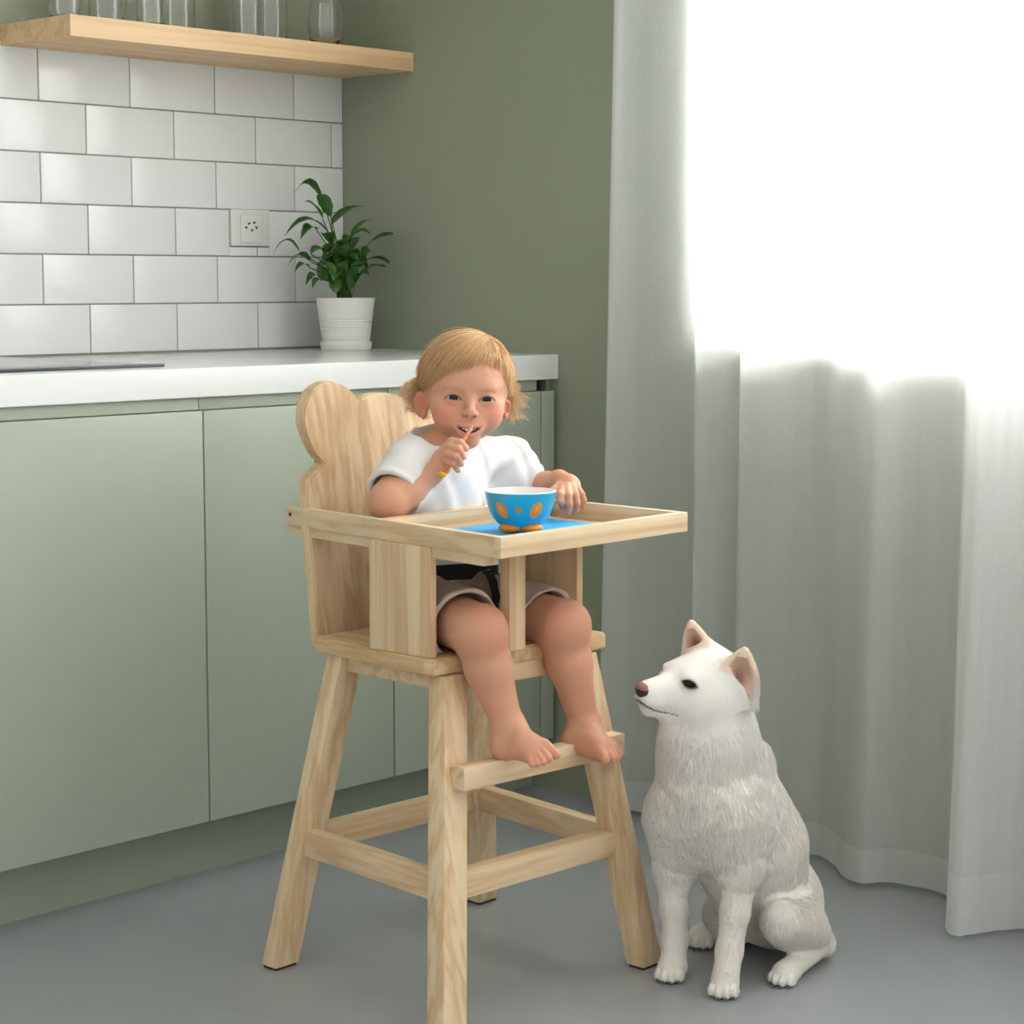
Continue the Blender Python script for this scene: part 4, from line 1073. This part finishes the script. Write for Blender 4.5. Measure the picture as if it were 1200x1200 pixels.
for p in pts:
    r_ = [bm.verts.new(p + Vector((dx, dy, 0))) for dx, dy in ((-.013, 0), (.013, 0), (.013, .003), (-.013, .003))]
    if pr0:
        for k in range(4): bm.faces.new((pr0[k], pr0[(k + 1) % 4], r_[(k + 1) % 4], r_[k]))
    pr0 = r_
bmesh.ops.recalc_face_normals(bm, faces=bm.faces)
bm_obj('crotch_strap', bm, M_belt, HC)

# crumpled napkin under the fingers
nb_ = A(660, 600, z=.6758)
K = Sculpt()
for (dx, dy, dz, r) in ((0, 0, .007, .009), (.008, .006, .008, .008), (-.009, .004, .006, .007), (.003, -.008, .006, .007), (.004, .010, .012, .006)): K.ell(nb_ + (dx, dy, dz), (r * 1.3, r, r), .004)
K.custom(lambda P: .0011 * np.sin(P[:, 0] * 900 + 3 * np.sin(P[:, 2] * 500)) * np.sin(P[:, 1] * 800), nb_, .05, 0, 'd')
K.custom(lambda P: .6758 - P[:, 2], nb_, .05, .001, 'i')
Vk, Fk = K.mesh(.0012)
nk_ = np_mesh('napkin', Vk, Fk, M_cot, None, tuple(nb_))
tag(nk_, 'small crumpled white napkin under the child\'s fingers beside the bowl', 'napkin')
# ------------------------------------------------------------------ the dog
DG = empty('dog', (-.64, -1.58, 0), 'white dog with pink-brown nose sitting on the floor looking at the child', 'dog')
DO = at(823.5, 798, y=-1.585)
th = R_(32); f_ = Vector((RT * -math.cos(th) - F0 * math.sin(th))); l_ = Vector((RT * math.sin(th) - F0 * math.cos(th)))
rl = R_(10); pt = R_(3)
l2 = l_ * math.cos(rl) - ZZ * math.sin(rl); u2 = ZZ * math.cos(rl) + l_ * math.sin(rl)
f3 = f_ * math.cos(pt) + u2 * math.sin(pt); u3 = u2 * math.cos(pt) - f_ * math.sin(pt)
DB = Matrix((f3, l2, u3)).transposed(); DBn = np.array(DB); DOn = np.array(DO)      # columns: forward, near side, up
def dw(p): return DOn + DBn @ (np.array(p, float) * .001)
def to_dog(P): return ((P - DOn) @ DBn) * 1000
D = Sculpt()
def dell(c, r, k, op='u', rot=None): D.ell(dw(c), np.array(r) * .001, k * .001, op, DBn if rot is None else DBn @ np.array(rot))
def dcap(a, b, r1, r2, k, op='u'): D.cap(dw(a), dw(b), r1 * .001, r2 * .001, k * .001, op)
# skull, cheeks, muzzle
dell((-10, 0, -6), (60, 58, 41), 0)
dell((12, 0, 4), (40, 43, 28), 14)
for s in (-1, 1):
    dell((14, s * 35, -24), (38, 26, 32), 16)
    dell((38, s * 21, 14), (15, 13, 8), 16)           # brow
dcap((42, 0, -13), (91, 0, -17), 32, 21.5, 16)         # muzzle
dcap((48, 0, -3), (98, 0, -9), 17, 14, 10)          # bridge
for s in (-1, 1): dell((87, s * 10, -23), (22, 12.5, 13), 6)
dcap((40, 0, -38), (92, 0, -37), 20, 11.5, 8)          # lower jaw
dell((109, 0, -7), (9.5, 12.5, 11), 3)               # nose leather
for s in (-1, 1): dell((118.5, s * 6.5, -11), (4.5, 2.6, 3), 1.2, 's')
dell((115, 0, -22), (4, 1.2, 7), 1.5, 's')
def mline(x): return np.interp(x, [58, 63, 80, 94, 105, 113], [-40.5, -39.5, -37.5, -34, -29, -24])
def mouthcut(P):
    q = to_dog(P); x, y, z = q.T
    return np.maximum(np.abs(z - mline(x)) - .3 - .15 * smooth01(x, 60, 80), 60 - x) * .001
D.custom(mouthcut, dw((88, 0, -34)), .060, .0012, 's')
# eyes: dark almond openings with a ball behind
EP = {s: np.array((49.0, s * 31.0, 9.0)) for s in (-1, 1)}
def eyedir(s): v = np.array((.62, s * .76, .16)); return v / np.linalg.norm(v)
def eye_uv(q, s):
    d = eyedir(s); r = q - EP[s]
    t = np.cross((0, 0, 1), d); t /= np.linalg.norm(t); v = np.cross(d, t)
    ca, sa = math.cos(R_(-12)), math.sin(R_(-12))
    a = r @ t * s; b = r @ v                            # a grows backwards
    return a * ca + b * sa, -a * sa + b * ca, r @ d
for s in (-1, 1):
    dell(EP[s] - eyedir(s) * 4.5, (13, 13, 11), 6)
    def eo(P, s=s):
        a, b, c = eye_uv(to_dog(P), s)
        return np.maximum(np.maximum(np.abs(b) - (5.3 - .038 * a * a), -c - 2), 0 * c + np.abs(a) - 12) * .001
    D.custom(eo, dw(EP[s]), .016, .0015, 's')
# ears: upright triangular cups
def ear(s, base, tip, open_dir, wb):
    base = np.array(base, float); tip = np.array(tip, float); ax = tip - base; L = np.linalg.norm(ax); ax /= L
    od = np.array(open_dir, float); od -= ax * (od @ ax); od /= np.linalg.norm(od); sd_ = np.cross(ax, od)
    def prof(t): return wb * np.clip(1 - t, 0, 1) ** .54 * (1 + .25 * np.sin(np.clip(t, 0, 1) * np.pi)) 
    def fn(P):
        q = to_dog(P) - base; t = (q @ ax) / L; a = q @ sd_; b = q @ od
        w = prof(t); bw = w * .42 + 2.0
        e = np.sqrt((a / np.maximum(w, 1.5)) ** 2 + (b / np.maximum(bw, 1.5)) ** 2)
        d = (e - 1) * np.minimum(np.maximum(bw, 1.5), 9)
        d = np.maximum(d, np.maximum(-t * L - 8, (t - 1) * L))
        return d * .001
    def hol(P):
        q = to_dog(P) - base - od * (wb * .30); t = (q @ ax) / L; a = q @ sd_; b = q @ od
        w = prof(t + .10) - 3.4; bw = w * .42 + .5
        e = np.sqrt((a / np.maximum(w, .6)) ** 2 + (b / np.maximum(bw, .6)) ** 2)
        d = np.maximum((e - 1) * 5, np.maximum(-t * L + 3, (t - .86) * L))
        return d * .001
    c = dw((base + tip) / 2)
    D.custom(fn, c, (L * .6 + wb) * .001, .007, 'u'); D.custom(hol, c, (L * .6 + wb) * .001, .003, 's')
    return base, ax, L, od, sd_, prof
EAR = {1: ear(1, (-27, 43, -8), (-23, 55, 70), (.72, .70, -.05), 33), -1: ear(-1, (-20, -37, 20), (4, -46, 80), (.80, .42, .05), 25)}
# body
def Ap(px, py, y): return A(px, py, y=y)
D.cap(dw((-22, 0, -14)), Ap(838, 872, -1.583), .054, .066, .03)
D.cap(dw((8, 0, -42)), Ap(823, 925, -1.582), .042, .066, .04)
D.cap(Ap(829, 880, -1.583), Ap(835, 945, -1.583), .066, .074, .03)
D.ell(Ap(830, 955, -1.583), (.056, .072, .085), .03)
D.cap(Ap(858, 915, -1.585), Ap(880, 985, -1.585), .060, .083, .04)
D.cap(Ap(858, 965, -1.583), Ap(893, 1045, -1.580), .074, .079, .04)
D.ell(Ap(909, 1056, -1.575), (.062, .078, .074), .03)
D.ell(Ap(876, 888, -1.585), (.026, .035, .026), .035)    # ruff
# shoulders and front legs
for (sh, el, wr, pw, y) in ((Ap(858, 962, -1.632), Ap(869, 1018, -1.640), Ap(855, 1112, -1.636), Ap(849, 1148, -1.640), -1.64), (Ap(788, 960, -1.540), Ap(789, 1020, -1.532), Ap(791, 1100, -1.534), Ap(787, 1136, -1.538), -1.54)):
    D.cap(sh, el, .042, .028, .04); D.cap(el, el + (wr - el) * .55, .028, .0205, .015); D.cap(el + (wr - el) * .55, wr, .0215, .0185, .01); D.cap(wr, pw + (.004, 0, .008), .0190, .0200, .01)
CL = []
def paw(c, dirv, sc=1.0):
    dirv = np.array(dirv, float); dirv /= np.linalg.norm(dirv); sdv = np.array((-dirv[1], dirv[0], 0))
    c = np.array((c[0], c[1], .0)); cl = []
    D.ell(c + (0, 0, .015) - dirv * .002, (.025 * sc, .021 * sc, .0155), .01, 'u', np.array([dirv, sdv, (0, 0, 1)]).T)
    for k, (o, fw) in enumerate(((-.0165, .012), (-.0058, .0195), (.0058, .0195), (.0165, .012))):
        p = c + sdv * o * sc + dirv * fw * sc + np.array((0, 0, .0105))
        D.ell(p, (.0128 * sc, .0064 * sc, .0102), .0028, 'u', np.array([dirv, sdv, (0, 0, 1)]).T)
        cl.append((p + dirv * .0105 * sc + (0, 0, -.001), dirv))
    CL.append(cl)
pd = np.array((-.86, -.50, 0))
paw(Ap(849, 1150, -1.640) , pd); paw(Ap(787, 1138, -1.540), np.array((-.90, -.42, 0)))
# hind legs
kn1 = Ap(895, 1080, -1.672)
D.ell(Ap(930, 1078, -1.655), (.056, .036, .047), .012)
D.cap(Ap(917, 1080, -1.668), Ap(948, 1094, -1.662), .033, .028, .015)
hk = Ap(962, 1104, -1.655); hk[2] = .028
pw = Ap(921, 1138, -1.676); pw[2] = .017
D.cap(Ap(945, 1085, -1.658), hk, .030, .022, .015); D.cap(hk, pw, .0195, .0165, .01); paw(pw, pw - hk + np.array((-.02, 0, 0)), .95)
D.ell(Ap(862, 1068, -1.520), (.060, .036, .055), .015)
hk2 = Ap(900, 1090, -1.500); hk2[2] = .028; pw2 = Ap(822, 1104, -1.478); pw2[2] = .017
D.cap(hk2, pw2, .022, .0175, .01); D.cap(Ap(850, 1070, -1.505), hk2, .034, .022, .02); paw(pw2, (-.9, -.42, 0), .95)
def furlump(P):
    x, y, z = P.T
    return .0004 * np.sin(x * 130 + 2 * np.sin(z * 60)) * np.sin(z * 90 + 2 * np.sin(y * 70)) * smooth01(.42 - z, 0, .05)
D.custom(furlump, (-.65, -1.58, .2), .5, 0, 'd')
D.custom(lambda P: .0012 - P[:, 2], (-.65, -1.58, .0), .5, .004, 'i')
Vd, Fd = D.mesh(.0018)
q = to_dog(Vd); white = L3('#ece9e2'); col = np.tile(white, (len(Vd), 1)); x, y, z = q.T
hm = (x > -60) & (z > -60) & (z < 110) & (np.abs(y) < 80) & (x < 130)
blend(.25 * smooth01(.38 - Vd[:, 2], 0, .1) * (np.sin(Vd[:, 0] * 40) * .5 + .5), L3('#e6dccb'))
noise_ = gauss(q, (110, 0, -7), (10.5, 14, 11)) > .36
blend(noise_ * .96, L3('#2b2021')); blend((noise_ & (z > -5)) * .8, L3('#b07a72'))
blend(.75 * gauss(q, (107, 0, -24), (7, 8, 7)) * (1 - noise_), L3('#4a3a39')); blend(.30 * gauss(q, (94, 9, -24), (13, 10, 8)) * (1 - noise_), L3('#8d8582'))
mo = hm & (x > 58) & (np.abs(z - mline(x)) < 1.2 - .5 * smooth01(90 - x, 0, 30))
blend(mo * .9, L3('#2e2424'))
for s in (-1, 1):
    a, b, c = eye_uv(q, s); rim = np.abs(b) - (5.3 - .038 * a * a); nr = (np.abs(c) < 14) & hm & (np.abs(a) < 16)
    blend(nr * .9 * np.exp(-np.maximum(rim, 0) ** 2 / 3.5), L3('#32211f')); blend(nr * .28 * np.exp(-np.maximum(rim, 0) ** 2 / 28), L3('#9a7468'))
    base, ax, L, od, sd_, prof = EAR[s]; qq = q - base; t = (qq @ ax) / L; a = qq @ sd_; b = qq @ od
    w = prof(t); inside = (t > -.1) & (t < 1.05) & (np.abs(a) < w + 2) & (np.abs(b) < 17) & hm
    edge = inside & (t > .0); blend(edge * .55 * smooth01(t, .12, .55), L3('#edcba8'))
    rr = np.abs(a) / np.maximum(w - 3.0, 1)
    inn = inside & (rr < 1.0) & (t > .02) & (t < .88) & (b > -w * .30) & (b < w * .42 + 1)
    blend(inn * .85 * (1 - smooth01(rr, .55, 1.0)), L3('#c49a82')); blend(inn * .8 * (1 - smooth01(rr, .1, .6)) * (1 - smooth01(t, .35, .75)), L3('#6d4a44'))
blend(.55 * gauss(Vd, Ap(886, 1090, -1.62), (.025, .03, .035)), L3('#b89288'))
M_coat = mat_tone('white_coat', .75, .15, (1, .8, .6), .2, 0)
nt_ = M_coat.node_tree; bs_ = nt_.nodes['Principled BSDF']; fb = noise(nt_, 1.0, 3, obj_coords(nt_, (420, 420, 60))); bump(nt_, bs_, fb.outputs[0], .35, .0012)
M_fur = mat_tone('white_fur', .8, 0, spec=.2)
dogb = np_mesh('body', Vd, Fd, M_coat, DG, None, col, 1)
M_deye = mat_simple('dark_brown_eye', '#0c0808', .12, 0, .25)
for s in (-1, 1):
    bm = bmesh.new(); bmesh.ops.create_uvsphere(bm, u_segments=32, v_segments=20, radius=.0142, matrix=Matrix.Translation(Vector(dw(EP[s] - eyedir(s) * 10.2)))); bm_obj('eye', bm, M_deye, DG, smooth=True)
M_claw = mat_simple('dark_claw', '#6b5e54', .4)
for cl in CL:
    bm = bmesh.new()
    for p, d in cl:
        p = Vector(p); d = Vector(d); add_tube(bm, [p - d * .004, p + d * .0008 + Vector((0, 0, -.0035)), p + d * .0022 + Vector((0, 0, -.0070))], [.0020, .0018, .0008], 8)
    bm_obj('claws', bm, M_claw, DG, smooth=True)
# coat: short hairs lying along the body
rs = np.random.RandomState(11)
v0, v1, v2 = Vd[Fd[:, 0]], Vd[Fd[:, 1]], Vd[Fd[:, 2]]; v3 = Vd[Fd[:, 3]]
nr_ = np.cross(v2 - v0, v3 - v1); ar = np.linalg.norm(nr_, axis=1); nr_ /= ar[:, None] + 1e-12
fc = (v0 + v1 + v2 + v3) / 4; fq = to_dog(fc); cf = col[Fd[:, 0]]
bright = cf.mean(1) > .48
hd_ = smooth01(fq[:, 0], -45, 5) * (np.abs(fq[:, 1]) < 75) * smooth01(fq[:, 2], -62, -34)
wgt = ar * bright * (fc[:, 2] > .012) * (1 - hd_)
n = 75000
pick = rs.choice(len(fc), n, p=wgt / wgt.sum()); P0 = fc[pick]; Nn = nr_[pick]; Q = fq[pick]
u = rs.uniform(-.5, .5, (n, 2)) ; P0 = P0 + (v2 - v0)[pick] * u[:, :1] * .7 + (v3 - v1)[pick] * u[:, 1:] * .7
head = smooth01(Q[:, 0], -50, 0) * (np.abs(Q[:, 1]) < 75) * smooth01(Q[:, 2], -62, -30)
face = head * smooth01(Q[:, 0], 5, 50)
flow_b = np.tile(np.array((.25, .0, -1.0)), (n, 1)); flow_h = np.tile(DBn @ np.array((-1.0, 0, -.25)), (n, 1))
fl = flow_b * (1 - head[:, None]) + flow_h * head[:, None] + rs.normal(0, .07, (n, 3))
earm = (Q[:, 2] > 44) & (head > .2); fl[earm] = (DBn @ np.array((0, 0, 1.0)))[None] + rs.normal(0, .15, (earm.sum(), 3))
fl -= Nn * (fl * Nn).sum(1)[:, None]; fl /= np.linalg.norm(fl, axis=1)[:, None] + 1e-9
Lh = .012 * (1 - head) + .007 * head - .0035 * face
legm = (P0[:, 2] < .16) & (P0[:, 0] < -.68); Lh = np.where(legm, .006, Lh); Lh = np.where(P0[:, 2] < .05, .005, Lh)
ruff = gauss(P0, Ap(850, 890, -1.6), (.09, .09, .07)); Lh = Lh * (1 + .6 * ruff * (1 - head)); Lh = np.where(earm, .004, Lh) * rs.uniform(.7, 1.25, n)
lift = np.where(head > .4, .03, .08)[:, None] * rs.uniform(.5, 1.4, (n, 1))
p1 = P0 - Nn * .0006; p2 = P0 + (fl + Nn * lift) * Lh[:, None] * .5; p3 = P0 + (fl + Nn * lift * .55) * Lh[:, None]
Pt = np.stack([p1, p2, p3], 1); Pt[..., 2] = np.maximum(Pt[..., 2], .0015)
rad = np.stack([np.full(n, .00026), np.full(n, .00022), np.full(n, .00008)], 1)
cs = cf[pick] * rs.uniform(.97, 1.03, (n, 1)); cs = np.clip(cs * 1.06, 0, .95)
fr = strands_mesh('fur', Pt, rad, cs, M_fur, DG)
WORLD_LO, WORLD_HI, WIN_E = 1.05, 4.0, 370.0
# ------------------------------------------------------------------ light
w = bpy.data.worlds.new('daylight'); SC.world = w; w.use_nodes = True; nt = w.node_tree
bg = nt.nodes['Background']
tc = nt.nodes.new('ShaderNodeTexCoord'); sx = nt.nodes.new('ShaderNodeSeparateXYZ'); nt.links.new(tc.outputs['Generated'], sx.inputs[0])
mr = N(nt, 'ShaderNodeMapRange'); mr.inputs['From Min'].default_value = -.2; mr.inputs['From Max'].default_value = .6; mr.inputs['To Min'].default_value = WORLD_LO; mr.inputs['To Max'].default_value = WORLD_HI
nt.links.new(sx.outputs[0], mr.inputs['Value']); nt.links.new(mr.outputs[0], bg.inputs['Strength'])
bg.inputs['Color'].default_value = (1.0, .99, .97, 1)
ld = bpy.data.lights.new('window_daylight', 'AREA'); ld.shape = 'RECTANGLE'; ld.size = 3.2; ld.size_y = 1.5; ld.energy = WIN_E; ld.color = (1, .985, .96)
lo = bpy.data.objects.new('window_daylight', ld); COL.objects.link(lo); lo.location = (.5, (WY0 + WY1) / 2, 1.75)
lo.rotation_euler = (0, R_(90), 0); lo.rotation_euler = Vector((-1, 0, -.18)).to_track_quat('-Z', 'Y').to_euler()
